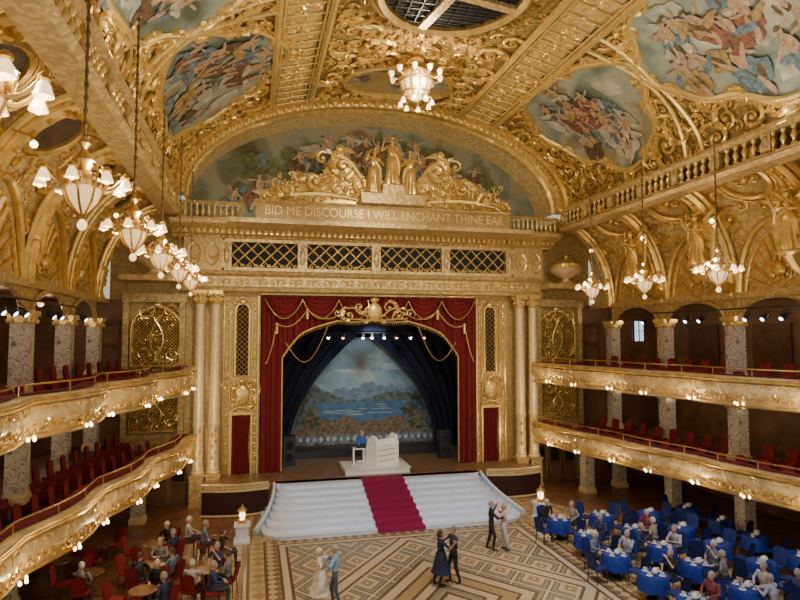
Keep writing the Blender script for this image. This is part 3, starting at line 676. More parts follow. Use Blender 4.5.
o=q.build('painted_backdrop',[skym('backdrop_sky',3,[(.35,(.15,.25,.34)),(.48,(.24,.36,.42)),(.60,(.36,.44,.44)),(.72,(.42,.45,.40))],.5,.15),M('bd_far_hill',(.15,.21,.26),.8,0,.3,3),M('bd_near_hill',(.10,.13,.12),.8,0,.5,4),M('bd_lake',(.07,.15,.25),.8,0,.3,2),M('bd_shore',(.17,.12,.07),.8,0,.5,6),M('bd_foliage',(.06,.07,.04),.8,0,.5,6),M('bd_cloud',(.38,.44,.43),.8,0,.2,3),M('bd_border',(.14,.16,.17),.8,0,.6,6),M('bd_cloud_grey',(.27,.35,.39),.8,0,.2,3)],smooth=False); o.location=(.55,36.3,1.25)
tag(o,'painted backdrop of lake, hills and cloudy sky at the rear of the stage','backdrop')
for s,nm in((-1,'left'),(1,'right')):
    q=MB()
    def g(i,j):
        z=8.0*j+1.25; inner=4.25-4.1*min(1,(j/.84))**2.0; u=6.6+(inner-6.6)*i
        return V((.45*(1 if abs(u)<6 else 0)+s*u,34.6+.13*sin(i*46+j*2)*(1-.3*j),z))
    q.grid(g,90,16); o=q.build('navy_stage_drape',navydrape)
    tag(o,'dark navy drape drawn back to the %s of the painted backdrop'%nm,'curtain','navy stage drapes')
q=MB(); q.grid(lambda i,j:V((-6.7+13.4*i,33.0+.1*sin(i*70),8.0+1.85*j)),120,3)
tag(q.build('black_stage_border',navydrape),'dark cloth border hanging across the top of the stage','curtain')
e=empty('lighting_bar',(0,32.6,7.9),0,'dark steel lighting bar spanning the top of the stage','lighting bar'); q=MB(); q.tube([(-5.5,0,0),(5.5,0,0)],.04,8); q.build('pipe',steel,e)
for x in(-4,4): q=MB(); q.tube([(x,0,0),(x,0,1.9)],.02,6); q.build('hanger',steel,e)
spw=M('white_stage_lamp',(1,1,1),.3,0,.01,5,0,(.85,.92,1),30); spr=M('amber_stage_lamp',(1,.5,.2),.3,0,.01,5,0,(1,.35,.12),8)
for i,(x,m_) in enumerate(((-3.6,spr),(-1.9,spw),(-1.1,spr),(-.0,spw),(.5,spw),(1.2,spw),(1.9,spr),(2.7,spw),(3.5,spr))):
    e=empty('stage_lantern',(x,32.6,7.75),0,'small %s stage lantern on the bar, %s from the left'%('white' if m_ is spw else 'amber',['first','second','third','fourth','fifth','sixth','seventh','eighth','ninth'][i]),'stage light','stage lanterns on the bar')
    q=MB(); q.lathe([(.06,.12),(.11,.08),(.11,-.1)],n=10); q.build('housing',steel,e); q=MB(); q.ball((0,-.02,-.12),.075,8,5); q.build('lens',m_,e)
def arch(u):
    a=abs(u)
    if a<4.45: return 8.5-1.7*(a/4.45)**4.2-.09*abs(sin(u*1.76))
    return 1.22
e=empty('proscenium_curtain',(0,0,0),0,'crimson velvet proscenium curtain with gold trimmed valance framing the stage','curtain')
q=MB()
def g(i,j):
    u=-5.45+10.9*i; zb=arch(u); return V((u,29.75+.08*sin(u*17)+.03*sin(u*41),zb+(9.7-zb)*j))
q.grid(g,260,8); q.build('drape',redvelvet,e)
for k in range(6):
    x0=-5.3+10.6*k/6; x1=x0+10.6/6
    q=MB()
    def g(i,j):
        d=(.2+.75*j)*sin(pi*i)**.8; return V((x0+(x1-x0)*i,29.6-.12*sin(pi*i)-.05*sin(j*20),9.66-.12*j-d))
    q.grid(g,16,18); q.build('swag',redvelvet,e)
    q=MB(); q.tube([(x0+(x1-x0)*t/16,29.42,9.52-.95*sin(pi*t/16)**.8) for t in range(17)],.025,5); q.build('swag_fringe',goldscroll,e)
q=MB(); us=[-4.44+8.88*i/90 for i in range(91)]
q.tube([(-4.47,29.62,1.3),(-4.47,29.62,6.6)]+[(u,29.62,arch(u)+.02) for u in us]+[(4.47,29.62,6.6),(4.47,29.62,1.3)],.04,6)
for i in range(1,90): q.tube([(us[i],29.63,arch(us[i])),(us[i],29.63,arch(us[i])-.14)],.016,4)
q.build('gold_fringe',goldscroll,e)
for s in(-1,1):
    q=MB()
    for (x0,z0,x1,z1,sg) in((1.6,8.85,3.3,9.0,.35),(3.3,9.0,4.75,8.3,.4),(4.75,8.3,5.25,6.4,.25)):
        q.tube([(s*(x0+(x1-x0)*t/12),29.4,z0+(z1-z0)*t/12-sg*sin(pi*t/12)) for t in range(13)],.025,5)
    for x,z in((3.3,9.0),(4.75,8.3)): q.ball((s*x,29.4,z),.09,8,5); q.lathe([(.03,0),(.06,-.1),(.08,-.45)],(s*x,29.4,z),8)
    q.build('gold_swag_cord',goldbright,e)
q=MB(); KX=1.35; mo=lambda x,z,h:V((x*KX,29.38-h,8.95+(z-9.0)*KX))
q.ball((0,29.34,8.95),(.38,.12,.46),12,8); q.ball((0,29.32,9.52),(.22,.1,.14),8,5); q.tube([(-1.7,29.34,8.6),(0,29.32,8.5),(1.7,29.34,8.6)],.05,5)
for s in(-1,1):
    cscroll(q,mo,s*.3,8.8,s*1.1,9.1,s*.15,.05); volute(q,mo,s*.55,9.15,.25,0,s,.06); volute(q,mo,s*.95,8.85,.2,pi,-s,.05); volute(q,mo,s*1.35,8.95,.15,0,s,.035)
q.build('embroidered_crest',goldbright,e)
for s,nm in((-1,'left'),(1,'right')):
    q=MB(); q.tube([(s*(4.3-2.0*(t/14)),29.5,7.4-1.3*sin(pi*t/14)+.8*t/14) for t in range(15)],.02,5)
    tag(q.build('hanging_cord',goldscroll),'looped gold cord hanging in the top %s of the stage opening'%nm,'cord','looped gold cords')
e=empty('stage_steps',(0,0,0),0,'wide white flared stairway leading from the dance floor up to the stage','stairs')
for i in range(8):
    t_=i/7; hw=4.75+.65*(1-t_)**2; yf=23.7+.49*i; z=.15*(i+1)
    pts=[(-hw,27.58)]+[(-hw+.9-.9*cos(pi/2*t/6),yf+.9-.9*sin(pi/2*t/6)) for t in range(7)]+[(hw-.9+.9*sin(pi/2*t/6),yf+.9-.9*cos(pi/2*t/6)) for t in range(7)]+[(hw,27.58)]
    q=MB(); q.prism(pts,lambda p:(p[0],p[1],z-.15),lambda p:(p[0],p[1],z-.03)); q.prism([(x*1.003,y-.05 if y<27.5 else y) for x,y in pts],lambda p:(p[0],p[1],z-.035),lambda p:(p[0],p[1],z)); q.build('step',whitep,e,False)
q=MB(); pr=[]
for i in range(8):
    yf=23.62+.49*i; pr+= [(yf,.15*i+.005),(yf,.15*(i+1)+.015)]
pr+=[(27.9,1.215)]
q.grid(lambda i,j:V((-.98+1.96*i,pr[int(round(j*(len(pr)-1)))][0],pr[int(round(j*(len(pr)-1)))][1])),1,len(pr)-1)
tag(q.build('carpet_runner',redcarpet,smooth=False),'crimson carpet runner laid down the middle of the white stage steps','carpet')
for s,nm in((-1,'left'),(1,'right')):
    q=MB(); P=[(s*(4.85+.8*(t/10)**1.9),27.55-3.0*t/10) for t in range(11)]
    q.tube([(x,y,1.25-1.05*((27.6-y)/3.1)) for x,y in P],.06,8)
    zt_=[1.25-1.05*((27.6-y)/3.1) for x,y in P]
    q.grid(lambda i,j:V((P[int(round(i*10))][0],P[int(round(i*10))][1],zt_[int(round(i*10))]*j)),10,1)
    q.grid(lambda i,j:V((P[int(round(i*10))][0]+s*.1,P[int(round(i*10))][1],zt_[int(round(i*10))]*j)),10,1)
    tag(q.build('stair_cheek',whitep),'curved white cheek edging the %s side of the stage steps'%nm,'stair edge','stair cheeks')
    e=empty('stage_front_balustrade',(0,0,0),0,'dark crimson-fronted parapet with thin gilt rails at the %s end of the stage front'%nm,'parapet','stage front parapets')
    P=[(s*(5.1+.2*t),27.35-.25*sin(pi*t/14)) for t in range(15)]
    q=MB(); q.grid(lambda i,j:V((P[int(round(i*14))][0],P[int(round(i*14))][1]+.0,1.1*j)),14,2); q.build('front_panel',M('maroon_panel_'+nm,(.035,.005,.007),.6),e)
    for zz,r in((1.36,.045),(1.1,.05),(.06,.05)): q=MB(); q.tube([(x,y,zz) for x,y in P],r,6); q.build('rail',cream,e)
    for i in range(0,28): 
        t=i/2; k=min(13,int(t)); f=t-k; x=P[k][0]+(P[k+1][0]-P[k][0])*f; y=P[k][1]+(P[k+1][1]-P[k][1])*f
        q=MB(); q.lathe([(.025,1.13),(.05,1.22),(.022,1.33)],(x,y,0),6); q.build('baluster',cream,e)
    e=empty('lamp_pedestal',(s*6.15,23.9,0),0,'white square pedestal carrying a glowing lantern at the %s foot of the steps'%nm,'lamp','lamp pedestals')
    q=MB(); q.box((0,0,.05),(.6,.6,.1)); q.box((0,0,.35),(.46,.46,.52)); q.box((0,0,.65),(.58,.58,.08)); q.build('plinth',whitep,e,False)
    q=MB(); q.box((0,0,.73),(.26,.26,.08)); q.lathe([(.16,.77),(.19,.8),(.19,.84)],n=8); 
    for k in range(4): a=pi/4+pi/2*k; q.tube([(.13*cos(a),.13*sin(a),.84),(.15*cos(a),.15*sin(a),1.15)],.015,4)
    q.lathe([(.2,1.15),(.12,1.25),(.03,1.3),(.04,1.36),(.0,1.4)],n=8); q.build('lantern_frame',brass,e)
    q=MB(); q.lathe([(.09,.84),(.13,1.0),(.1,1.15)],n=10); q.build('lantern_glass',M('lantern_glow_'+nm,(1,.85,.6),.3,0,.02,5,0,(1,.72,.4),5),e)
e=empty('organ_console',(.1,29.1,1.2),0,'white theatre organ console on a low white platform at centre stage','organ')
q=MB(); q.box((-.1,.2,.12),(3.1,1.9,.24)); q.box((-.1,.2,.26),(3.2,2.0,.05)); q.build('platform',organw,e,False)
def rot(p,a=.5): return (p[0]*cos(a)-p[1]*sin(a)-.02,p[0]*sin(a)+p[1]*cos(a),p[2])
q=MB(); q.box((.35,0,.78),(1.2,.7,1.0))
q.prism([(-.35,1.27),(.35,1.27),(.2,1.45),(-.2,1.5)],lambda p:(-.25,p[0],p[1]),lambda p:(.95,p[0],p[1]))
for xa,xb in((.92,1.06),(-.36,-.22)): q.prism([(-.42,.3),(.42,.3),(.42,1.0),(.3,1.45),(.0,1.72),(-.3,1.66),(-.42,1.3)],lambda p:(xa,p[0],p[1]),lambda p:(xb,p[0],p[1]))
q.v=[rot(v) for v in q.v]; q.build('console_case',organw,e,False)
for k in range(3):
    q=MB(); q.box((.34,.42+.1*k,1.15-.09*k),(1.1,.16,.03)); q.v=[rot(v) for v in q.v]; q.build('keyboard',organw,e,False)
for k in range(3): q=MB(); q.box((.34,-.36,.5+.26*k),(1.1,.02,.03)); q.v=[rot(v) for v in q.v]; q.build('gold_line',goldbright,e,False)
e=empty('organ_bench',(-.75,29.55,1.49),0,'pale wooden organ bench beside the white console','bench'); q=MB(); q.box((0,0,.73),(.6,.38,.06)); q.build('seat',organw,e,False)
for x in(-.25,.25): q=MB(); q.box((x,0,.35),(.07,.34,.7)); q.build('leg',organw,e,False)
q=MB(); q.box((.42,0,.24),(.3,.4,.06)); q.box((.42,0,.1),(.1,.3,.22)); q.box((.2,0,.1),(.5,.06,.06)); q.build('foot_rest',organw,e,False)
e=empty('stage_riser',(0,33.2,1.2),0,'low dark riser across the back of the stage','riser'); q=MB(); q.box((0,0,.2),(9,1.2,.4)); q.build('deck',steel,e,False)
for s,nm,x in((-1,'left',-4.0),(1,'right',4.2)):
    e=empty('loudspeaker',(x,31.2,1.2),0,'black loudspeaker standing on the stage floor at %s'%nm,'speaker','stage loudspeakers')
    q=MB(); q.box((0,0,.75),(.6,.5,1.5)); q.build('cabinet',steel,e,False); 
    for z in(.45,1.05): q=MB(); q.lathe([(.2,0),(.18,.03),(.05,.02)],(0,0,0),16); o=q.build('driver',black,e); o.rotation_euler=(pi/2,0,0); o.location=(0,-.25,z)
# ---------------------------------------------------------------- side balconies
def wf(y): return 8.6+.185*(28.5-y) if y>13 else 11.47
Ys=[29.0-.25*i for i in range(109)]; NY=108
def yi(i): return Ys[int(round(i*NY))]
FP=[(-.25,0),(.02,0),(.14,.05),(.02,.16),(.14,.32),(.24,.55),(.18,.8),(.08,.86),(.18,.93),(.18,1.04),(-.25,1.04)]
bal_lamp=None; seat=None; globe=None
def plight(name,loc,e,col,rad=.05):
    l=bpy.data.lights.new(name,'POINT'); l.energy=e; l.color=col; l.shadow_soft_size=rad
    o=bpy.data.objects.new(name,l); COL.objects.link(o); o.location=loc; return o
def column(x,y,z0,z1,label):
    e=empty('marble_column',(x,y,z0),0,label,'column','veined marble gallery columns'); h=z1-z0
    q=MB(); q.box((0,0,h/2),(.5,.5,h-.3)); q.build('shaft',marb,e,False)
    q=MB(); q.box((0,0,.1),(.62,.62,.2)); q.box((0,0,.24),(.55,.55,.1)); q.build('base',cream,e,False)
    q=MB(); q.box((0,0,h-.08),(.74,.74,.16)); q.box((0,0,h-.25),(.6,.6,.2))
    for a in range(4):
        for d in(-.2,.2): c=Matrix.Rotation(a*pi/2,3,'Z')@V((.3,d,h-.3)); q.ball(c,.09,6,4)
    q.build('capital',goldbright,e,False)
for s,nm in((-1,'left'),(1,'right')):
    for lv,z0 in((0,2.25),(1,5.33)):
        ln=('lower','upper')[lv]; pos='%s %s'%(ln,nm)
        amp=((.16,.3),(.28,.48))[s<0][lv]
        def wv(y): 
            k=(27.9-y)/4.1; return wf(y)-(amp*sin(pi*(k-math.floor(k)))**1.2 if y<27.9 else 0)
        e=empty('balcony',(0,0,0),0,'%s curved balcony with gilded relief front on the %s side of the ballroom'%(ln,nm),'balcony')
        q=MB(); q.grid(lambda i,j:(lambda y,p:V((s*(wv(y)-p[0]),y,z0+p[1])))(yi(i),FP[int(round(j*10))]),NY,10); q.build('fascia',fasciam,e)
        q=MB(); bm_=lambda x,z,h:V((s*(wv(x)-.17-h),x,z0+z))
        y=28.4;k=0
        while y>4:
            # cartouche with flanking scrolls and a swag: one repeat
            q.tube([bm_(y-.3+.15*cos(2*pi*t/12),.52+.22*sin(2*pi*t/12),.03) for t in range(12)],.03,5,closed=True); q.ball(bm_(y-.3,.52,.0),(.06,.09,.15),8,6)
            for sg in(-1,1): volute(q,bm_,y-.3+sg*.26,.66,.10,pi/2,sg,.028,1.2,9,2); volute(q,bm_,y-.3+sg*.26,.36,.10,-pi/2,-sg,.028,1.2,9,2)
            q.tube([bm_(y-.62-.44*t/8,.74-.26*sin(pi*t/8),.03) for t in range(9)],[.02,.03,.04,.05,.055,.05,.04,.03,.02],5)
            volute(q,bm_,y-.84,.28,.09,0,1 if k%2 else -1,.028,1.2,9,3); q.ball(bm_(y-.62,.74,.03),(.05,.05,.06),6,4)
            y-=1.08;k+=1
        for zz,r in((.1,.04),(.9,.05),(.97,.03)): q.tube([V((s*(wv(y)-(.15 if zz<.5 else .2)),y,z0+zz)) for y in Ys],r,5)
        q.build('relief_scrollwork',goldscroll,e)
        q=MB(); q.grid(lambda i,j:V((s*(wv(yi(i))+.05+(.02+.45*j)),yi(i),z0+1.07)),NY,1); q.grid(lambda i,j:V((s*(wv(yi(i))+.25),yi(i),z0+.1+.96*j)),NY,1); q.build('velvet_ledge',redvelvet,e)
        q=MB(); q.tube([V((s*(wv(y)+.05),y,z0+1.3)) for y in Ys],.025,6)
        for y in Ys[::6]: q.tube([(s*(wv(y)+.05),y,z0+1.04),(s*(wv(y)+.05),y,z0+1.3)],.018,5)
        q.build('handrail',brass,e)
        q=MB()
        for k,(o0,o1,h) in enumerate(((.0,1.9,.1),(1.9,2.9,.4),(2.9,5.5,.7))):
            q.grid(lambda i,j:V((s*min(16.2,wv(yi(i))+o0+(o1-o0)*j),yi(i),z0+h)),NY,1)
            if k: q.grid(lambda i,j:V((s*min(16.2,wv(yi(i))+o0),yi(i),z0+h-.3*j)),NY,1)
        q.grid(lambda i,j:V((s*(wv(yi(i))+(16.2-wv(yi(i)))*j),yi(i),z0)),NY,1)
        q.build('deck',darkwood,e,False)
        y=27.4;k=0
        while y>(12 if s>0 else 10.5):
            x=s*(wv(y)-.25); z=z0+.16
            if bal_lamp is None:
                r=empty('bracket_lamp'); q=MB(); q.tube([(.16,0,.12),(.06,0,.02),(-.04,0,.02),(-.1,0,.06)],.025,5); q.tube([(-.06,-.17,.05),(-.02,0,.03),(-.06,.17,.05)],.02,5); q.ball((.06,0,.1),(.09,.13,.16),8,6); q.build('bracket',brass,r)
                for xx_,yy_,zz_ in((-.07,-.18,.0),(-.07,.18,.0),(-.14,0,-.02)): q=MB(); q.ball((xx_,yy_,zz_),(.042,.042,.055),8,6); q.build('bulb',bulbm,r)
                bal_lamp=r
            else: r=dup(bal_lamp)
            r.location=(x,y,z); r.rotation_euler=(0,0,0 if s>0 else pi)
            tag(r,'glowing three-bulb bracket lamp on the %s balcony front, %s'%(pos,nth(k)),'lamp','bracket lamps along the balcony fronts')
            if k%2==0: plight('balcony_glow',(s*(wv(y)-.66),y,z0+.05),45,(1,.74,.40),.04)
            y-=2.05;k+=1
        for row in(0,1):
            y=27.3;k=0
            while y>(13 if s>0 else 11):
                x=s*(wf(y)+.95+1.25*row)
                if all(abs(y-c)>.65 or abs(abs(x)-12.4)>.65 for c in colY):
                    if seat is None:
                        r=empty('theatre_seat'); q=MB(); q.box((0,0,.42),(.5,.5,.12)); q.box((-.27,0,.3),(.05,.4,.6)); q.box((.27,0,.3),(.05,.4,.6)); q.build('seat',redseat,r,False)
                        q=MB(); q.grid(lambda i,j:V((-.25+.5*i,.24+.06*j-.04*sin(pi*i),.42+.55*j+.06*sin(pi*i)*j)),6,4); q.grid(lambda i,j:V((-.25+.5*i,.30+.06*j,.42+.55*j+.06*sin(pi*i)*j)),6,4); q.build('backrest',redseat,r); seat=r
                    else: r=dup(seat)
                    r.location=(x,y,z0+(.1 if row==0 else .4)); r.rotation_euler=(0,0,-s*pi/2)
                    tag(r,'red seat in the %s row of the %s balcony, %s'%(('front','second')[row],pos,nth(k)),'seat','red seats in the %s balcony'%pos)
                y-=.85;k+=1
        for i,y in enumerate(colY[:4]): column(s*12.4,y,z0+.72,{0:5.33,1:8.5}[lv],'veined marble column on the %s gallery, %s'%(pos,ORDW[i]))
        for i,y in enumerate((26.0,21.8,17.7,13.6)):  # globe fixtures and point lights added to brighten the dark galleries
            zc=(5.33,9.3)[lv]
            if globe is None:
                r=empty('added_gallery_globe'); q=MB(); q.lathe([(.12,.0),(.1,-.05),(.02,-.08),(.02,-.2)],n=10); q.build('mount',brass,r); q=MB(); q.ball((0,0,-.3),.12,10,6); q.build('globe',shadem,r); globe=r
            else: r=dup(globe)
            r.location=(s*13.9,y,zc); tag(r,'added fill globe on the ceiling of the %s gallery, %s'%(pos,ORDW[i]),'lamp','added gallery fill globes')
            plight('gallery_fill_light',(s*13.6,y,zc-.6),42 if lv else 26,(1,.74,.48),.05)
    for i,y in enumerate(colY[:4]): column(s*12.6,y,0,2.25,'short veined marble column under the %s balconies, %s'%(nm,ORDW[i]))
    column(s*10.4,27.3,0,2.25,'short marble column beside the stage under the %s balcony end'%nm)
tag(MB().box((15.15,29.66,8.0),(.6,.06,1.15)).build('window_1',winlit,smooth=False),kind='structure')
q=MB(); q.box((15.15,29.61,8.0),(.04,.06,1.15)); q.box((15.15,29.61,8.0),(.6,.06,.04)); q.box((15.15,29.61,8.6),(.72,.08,.08)); q.box((15.15,29.61,7.4),(.72,.08,.08)); q.box((14.82,29.61,8.0),(.06,.08,1.2)); q.box((15.48,29.61,8.0),(.06,.08,1.2)); tag(q.build('window_1_frame',darkwood,smooth=False),kind='structure')
for s in(-1,1):
    for k,y in enumerate((25.8,21.7,17.6)):
        q=MB(); q.box((s*16.14,y,7.3),(.08,2.0,2.0)); tag(q.build('trim_wall_panel_%d'%(k+1+(s>0)*3),darkwood,smooth=False),kind='structure')
# ---------------------------------------------------------------- chandeliers
def chandelier(R,ztop,narm):
    r=empty('chandelier')
    q=MB(); n=int(ztop/.18); q.tube([(0,0,.3),(0,0,ztop)],.018,5)
    for k in range(n): q.ball((0,0,.4+k*.18),(.035,.018,.055),5,4)
    q.build('chain',golddark,r)
    q=MB(); q.lathe([(.02,.6),(.08,.5),(.03,.42),(.14,.26),(.07,.14),(.2,.04),(.26,-.03),(.25,-.1),(.22,-.1)],n=16,wave=lambda a,z:.06*sin(8*a))
    for k in range(8): a=2*pi*k/8; q.ball((.25*cos(a),.25*sin(a),.0),(.05,.05,.08),6,4)
    q.build('stem',brass,r)
    q=MB(); q.lathe([(.21,-.09),(.22,-.16),(.17,-.3),(.08,-.42),(.03,-.46)],n=16,wave=lambda a,z:.04*sin(8*a)); q.build('glass_bowl',crystal,r)
    q=MB()
    for k in range(8): a=2*pi*k/8; q.tube([(.24*cos(a),.24*sin(a),-.06),(.245*cos(a),.245*sin(a),-.16),(.185*cos(a),.185*sin(a),-.31),(.04*cos(a),.04*sin(a),-.47)],.016,4)
    q.lathe([(.02,-.42),(.07,-.47),(.03,-.53)],n=8); q.build('bowl_cage',brass,r)
    q=MB(); q.ball((0,0,-.6),(.065,.065,.075),8,6); q.build('drop_shade',shadem,r)
    for k in range(narm):
        a=2*pi*k/narm
        q=MB(); q.tube([((.1+(R-.1)*t/8)*cos(a),(.1+(R-.1)*t/8)*sin(a),-.02-.14*sin(pi*t/8)+.09*t/8) for t in range(9)],.026,5); q.lathe([(.02,0),(.06,.02),(.05,.05),(.02,.08)],(R*cos(a),R*sin(a),.03),8); q.tube([(.28*cos(a),.28*sin(a),-.1),(.33*cos(a),.33*sin(a),.08),(.22*cos(a),.22*sin(a),.2)],.018,4); q.build('arm',brass,r)
        q=MB(); q.lathe([(.03,.0),(.055,-.04),(.068,-.09),(.085,-.13),(.08,-.135)],(R*cos(a),R*sin(a),.04),10,cap=False); sh_=q.build('lamp_shade',shadem,r)
        q=MB(); q.ball((R*cos(a),R*sin(a),-.08),(.038,.038,.05),8,5); q.build('bulb',bulbm,sh_)
    return r
cy=[22.7,19.2,15.6,12.1,8.66,5.4]
proto=None
for s,nm in((-1,'left'),(1,'right')):
    for k,y in enumerate(cy):
        if s>0 and y<13: continue
        if proto is None: proto=chandelier(.52,3.9,8); r=proto
        else: r=dup(proto)
        r.location=(s*8.05,y,9.85)
        if s>0: r.scale=(1.2,1.2,1.12)
        tag(r,'small brass chandelier with frosted shades on the %s side, %s'%(nm,ORDW[k]),'chandelier','side chandeliers')
        plight('chandelier_light',(s*8.05-s*.3,y,9.95),130,(1,.78,.46))
r=empty('chandelier',(0,21.4,17.2),0,'large central ceiling chandelier with two tiers of glowing lamps','chandelier')
q=MB(); q.lathe([(.03,1.1),(.25,1.0),(.3,.9),(.08,.85),(.06,.6),(.5,.5),(.55,.42),(.5,.35)],n=20); q.build('ceiling_mount',brass,r)
q=MB(); q.lathe([(.46,.35),(.57,.1),(.46,-.3),(.22,-.55),(.05,-.62)],n=20,wave=lambda a,z:.04*sin(10*a)); q.build('crystal_basket',crystal,r)
q=MB()
for k in range(12): a=2*pi*k/12; q.tube([(.5*cos(a),.5*sin(a),.4),(.62*cos(a),.62*sin(a),.1),(.5*cos(a),.5*sin(a),-.3),(.3*cos(a),.3*sin(a),-.5)],.03,4)
for rr_,zz in((.62,.1),(.5,-.3),(.52,.38)): q.tube([(rr_*cos(2*pi*k/20),rr_*sin(2*pi*k/20),zz) for k in range(20)],.05,5,closed=True)
q.build('cage',brass,r)
for k in range(10):
    a=2*pi*k/10; q=MB(); q.tube([(.5*cos(a),.5*sin(a),.3),(.75*cos(a),.75*sin(a),.15),(.95*cos(a),.95*sin(a),.22)],.035,5); q.build('arm',brass,r)
    q=MB(); q.lathe([(.04,0),(.09,.08),(.11,.2),(.1,.21)],(.95*cos(a),.95*sin(a),.22),8,cap=False); sh_=q.build('lamp_shade',shadem,r); q=MB(); q.ball((.95*cos(a),.95*sin(a),.33),(.05,.05,.07),8,6); q.build('bulb',bulbm,sh_)
for k in range(8):
    a=2*pi*(k+.5)/8; q=MB(); q.tube([(.3*cos(a),.3*sin(a),-.45),(.55*cos(a),.55*sin(a),-.5),(.6*cos(a),.6*sin(a),-.62)],.03,5); q.build('arm',brass,r)
    q=MB(); q.lathe([(.03,0),(.08,-.07),(.1,-.17),(.095,-.18)],(.6*cos(a),.6*sin(a),-.6),8,cap=False); sh_=q.build('lamp_shade',shadem,r); q=MB(); q.ball((.6*cos(a),.6*sin(a),-.74),(.045,.045,.06),8,6); q.build('bulb',bulbm,sh_)
plight('central_light',(0,20.2,16.9),420,(1,.82,.52),.08)
# ---------------------------------------------------------------- people
MATC={}
def cm_(c,rough=.75):
    k=tuple(round(x,3) for x in c)
    if k not in MATC: MATC[k]=M('fabric_%d'%len(MATC),c,rough,0,.15,9)
    return MATC[k]
skin=M('skin',(.60,.35,.25),.55,0,.08,12); eyem=M('eye_dark',(.03,.02,.02),.3); lipm=M('lips',(.45,.15,.13),.5); shoem=M('shoe_leather',(.03,.025,.02),.4)
class Body:
    def __init__(s): s.mb=MB(); s.b=[]
    def cap(s,a,b,ra,rb,m):
        a,b=V(a),V(b); d=(b-a); 
        if d.length<1e-5: d=V((0,0,1e-4))
        d.normalize()
        s.mb.tube([a-d*ra*.95,a-d*ra*.6,a,b,b+d*rb*.6,b+d*rb*.95],[ra*.3,ra*.8,ra,rb,rb*.8,rb*.3],10); s.b.append((a,b,ra,rb,m))
    def ell(s,c,r,m): s.mb.ball(c,r,14,10); s.b.append((V(c),V(c)+V((0,0,1e-4)),sum(r)/3,sum(r)/3,m))
    def hand(s,w,d,nrm,side,sc=1):
        w=V(w); d=V(d).normalized(); nrm=V(nrm).normalized(); l=d.cross(nrm).normalized()
        s.cap(w,w+d*.075*sc,.027*sc,.033*sc,0)
        for k,L in enumerate((.062,.072,.068,.055)):
            b0=w+d*.085*sc+l*(k-1.5)*.021*sc; b1=b0+d*L*.55*sc+nrm*.008; b2=b1+d*L*.35*sc+nrm*.026*sc
            s.cap(b0,b1,.0105,.0095,0); s.cap(b1,b2,.0095,.008,0)
        t0=w+d*.025*sc-l*side*.03*sc; s.cap(t0,t0+d*.035-l*side*.03,.0125,.011,0); s.cap(t0+d*.035-l*side*.03,t0+d*.065-l*side*.035+nrm*.01,.011,.009,0)
    def mesh(s,vox,mats):
        me=bpy.data.meshes.new('b'); me.from_pydata(s.mb.v,[],s.mb.f); o=bpy.data.objects.new('b',me); COL.objects.link(o)
        md=o.modifiers.new('r','REMESH'); md.mode='VOXEL'; md.voxel_size=vox
        ms=o.modifiers.new('s','SMOOTH'); ms.factor=.5; ms.iterations=2
        dg=bpy.context.evaluated_depsgraph_get(); r=bpy.data.meshes.new_from_object(o.evaluated_get(dg)); bpy.data.objects.remove(o)
        n=len(r.polygons); c=np.zeros(n*3); r.polygons.foreach_get('center',c); c=c.reshape(-1,3); best=np.full(n,1e9); mi=np.zeros(n,dtype=np.int32)
        for a,b,ra,rb,m in s.b:
            A=np.array(a);D=np.array(b)-A; t=np.clip(((c-A)@D)/max(1e-9,D@D),0,1); d=np.linalg.norm(c-A-np.outer(t,D),axis=1)-(ra+(rb-ra)*t)
            k=d<best; best[k]=d[k]; mi[k]=m
        for m in mats: r.materials.append(m)
        r.polygons.foreach_set('material_index',mi); r.polygons.foreach_set('use_smooth',[True]*n); r.update(); return r
def human(H,chest,neck,head,sh,el,wr,hip,kn,an,toe,fem=False,sleeve=1,legm=2,vox=.013):
    B=Body(); H,chest,neck,head=V(H),V(chest),V(neck),V(head); k=.9 if fem else 1
    path=[H+V((0,0,-.09)),H,H*.55+chest*.45,chest,neck*.75+chest*.25-V((0,0,.03)),neck]
    rr=[.10,.168,.135*k,.172*k,.14*k,.055]; B.mb.tube(path,rr,16,True,side=(1,0,0),ratio=.66)
    for i in range(5): B.b.append((path[i],path[i+1],rr[i]*.8,rr[i+1]*.8,2 if i==0 else 1))
    B.cap(neck-V((0,0,.02)),head-V((0,0,.07)),.055*k,.052*k,0)
    B.ell(head,(.078,.096,.115),0); B.ell(head+V((0,-.02,-.07)),(.056,.066,.06),0)
    f=V((0,-1,0)); sd=V((0,0,1)).cross(f)
    B.cap(head+f*.088+V((0,0,.012)),head+f*.112+V((0,0,-.026)),.011,.015,0)
    for q in(-1,1):
        B.ell(head+sd*q*.033+f*.088+V((0,0,.008)),(.0125,.0125,.009),4); B.ell(head+sd*q*.078+V((0,0,-.005)),(.012,.02,.03),0)
    B.cap(head+f*.096+sd*.02+V((0,0,-.06)),head+f*.096-sd*.02+V((0,0,-.06)),.009,.009,5)
    for i,q in enumerate((-1,1)):
        S,E,W=V(sh[i]),V(el[i]),V(wr[i])
        B.cap(S,E,.056*k,.043*k,1); B.cap(E,W,.043*k,.028*k,1 if sleeve else 0); B.ell(S,(.066*k,.062*k,.062*k),1)
        d=(W-E).normalized(); B.hand(W+d*.01,d,V((0,0,-1)) if abs(d.z)<.8 else V((-q,0,0)),q)
        P,K,A=V(hip[i]),V(kn[i]),V(an[i]); B.cap(P,K,.088,.06,legm); mid=K*.65+A*.35; B.cap(K,mid,.06,.056,legm); B.cap(mid,A,.056,.038,legm)
        t=V(toe[i]); B.cap(A+V((0,0,-.035)),A+t*.15+V((0,0,-.05)),.042,.034,3)
    return B.mesh(vox,[skin,cm_((.1,.1,.1)),cm_((.05,.05,.06)),shoem,eyem,lipm])
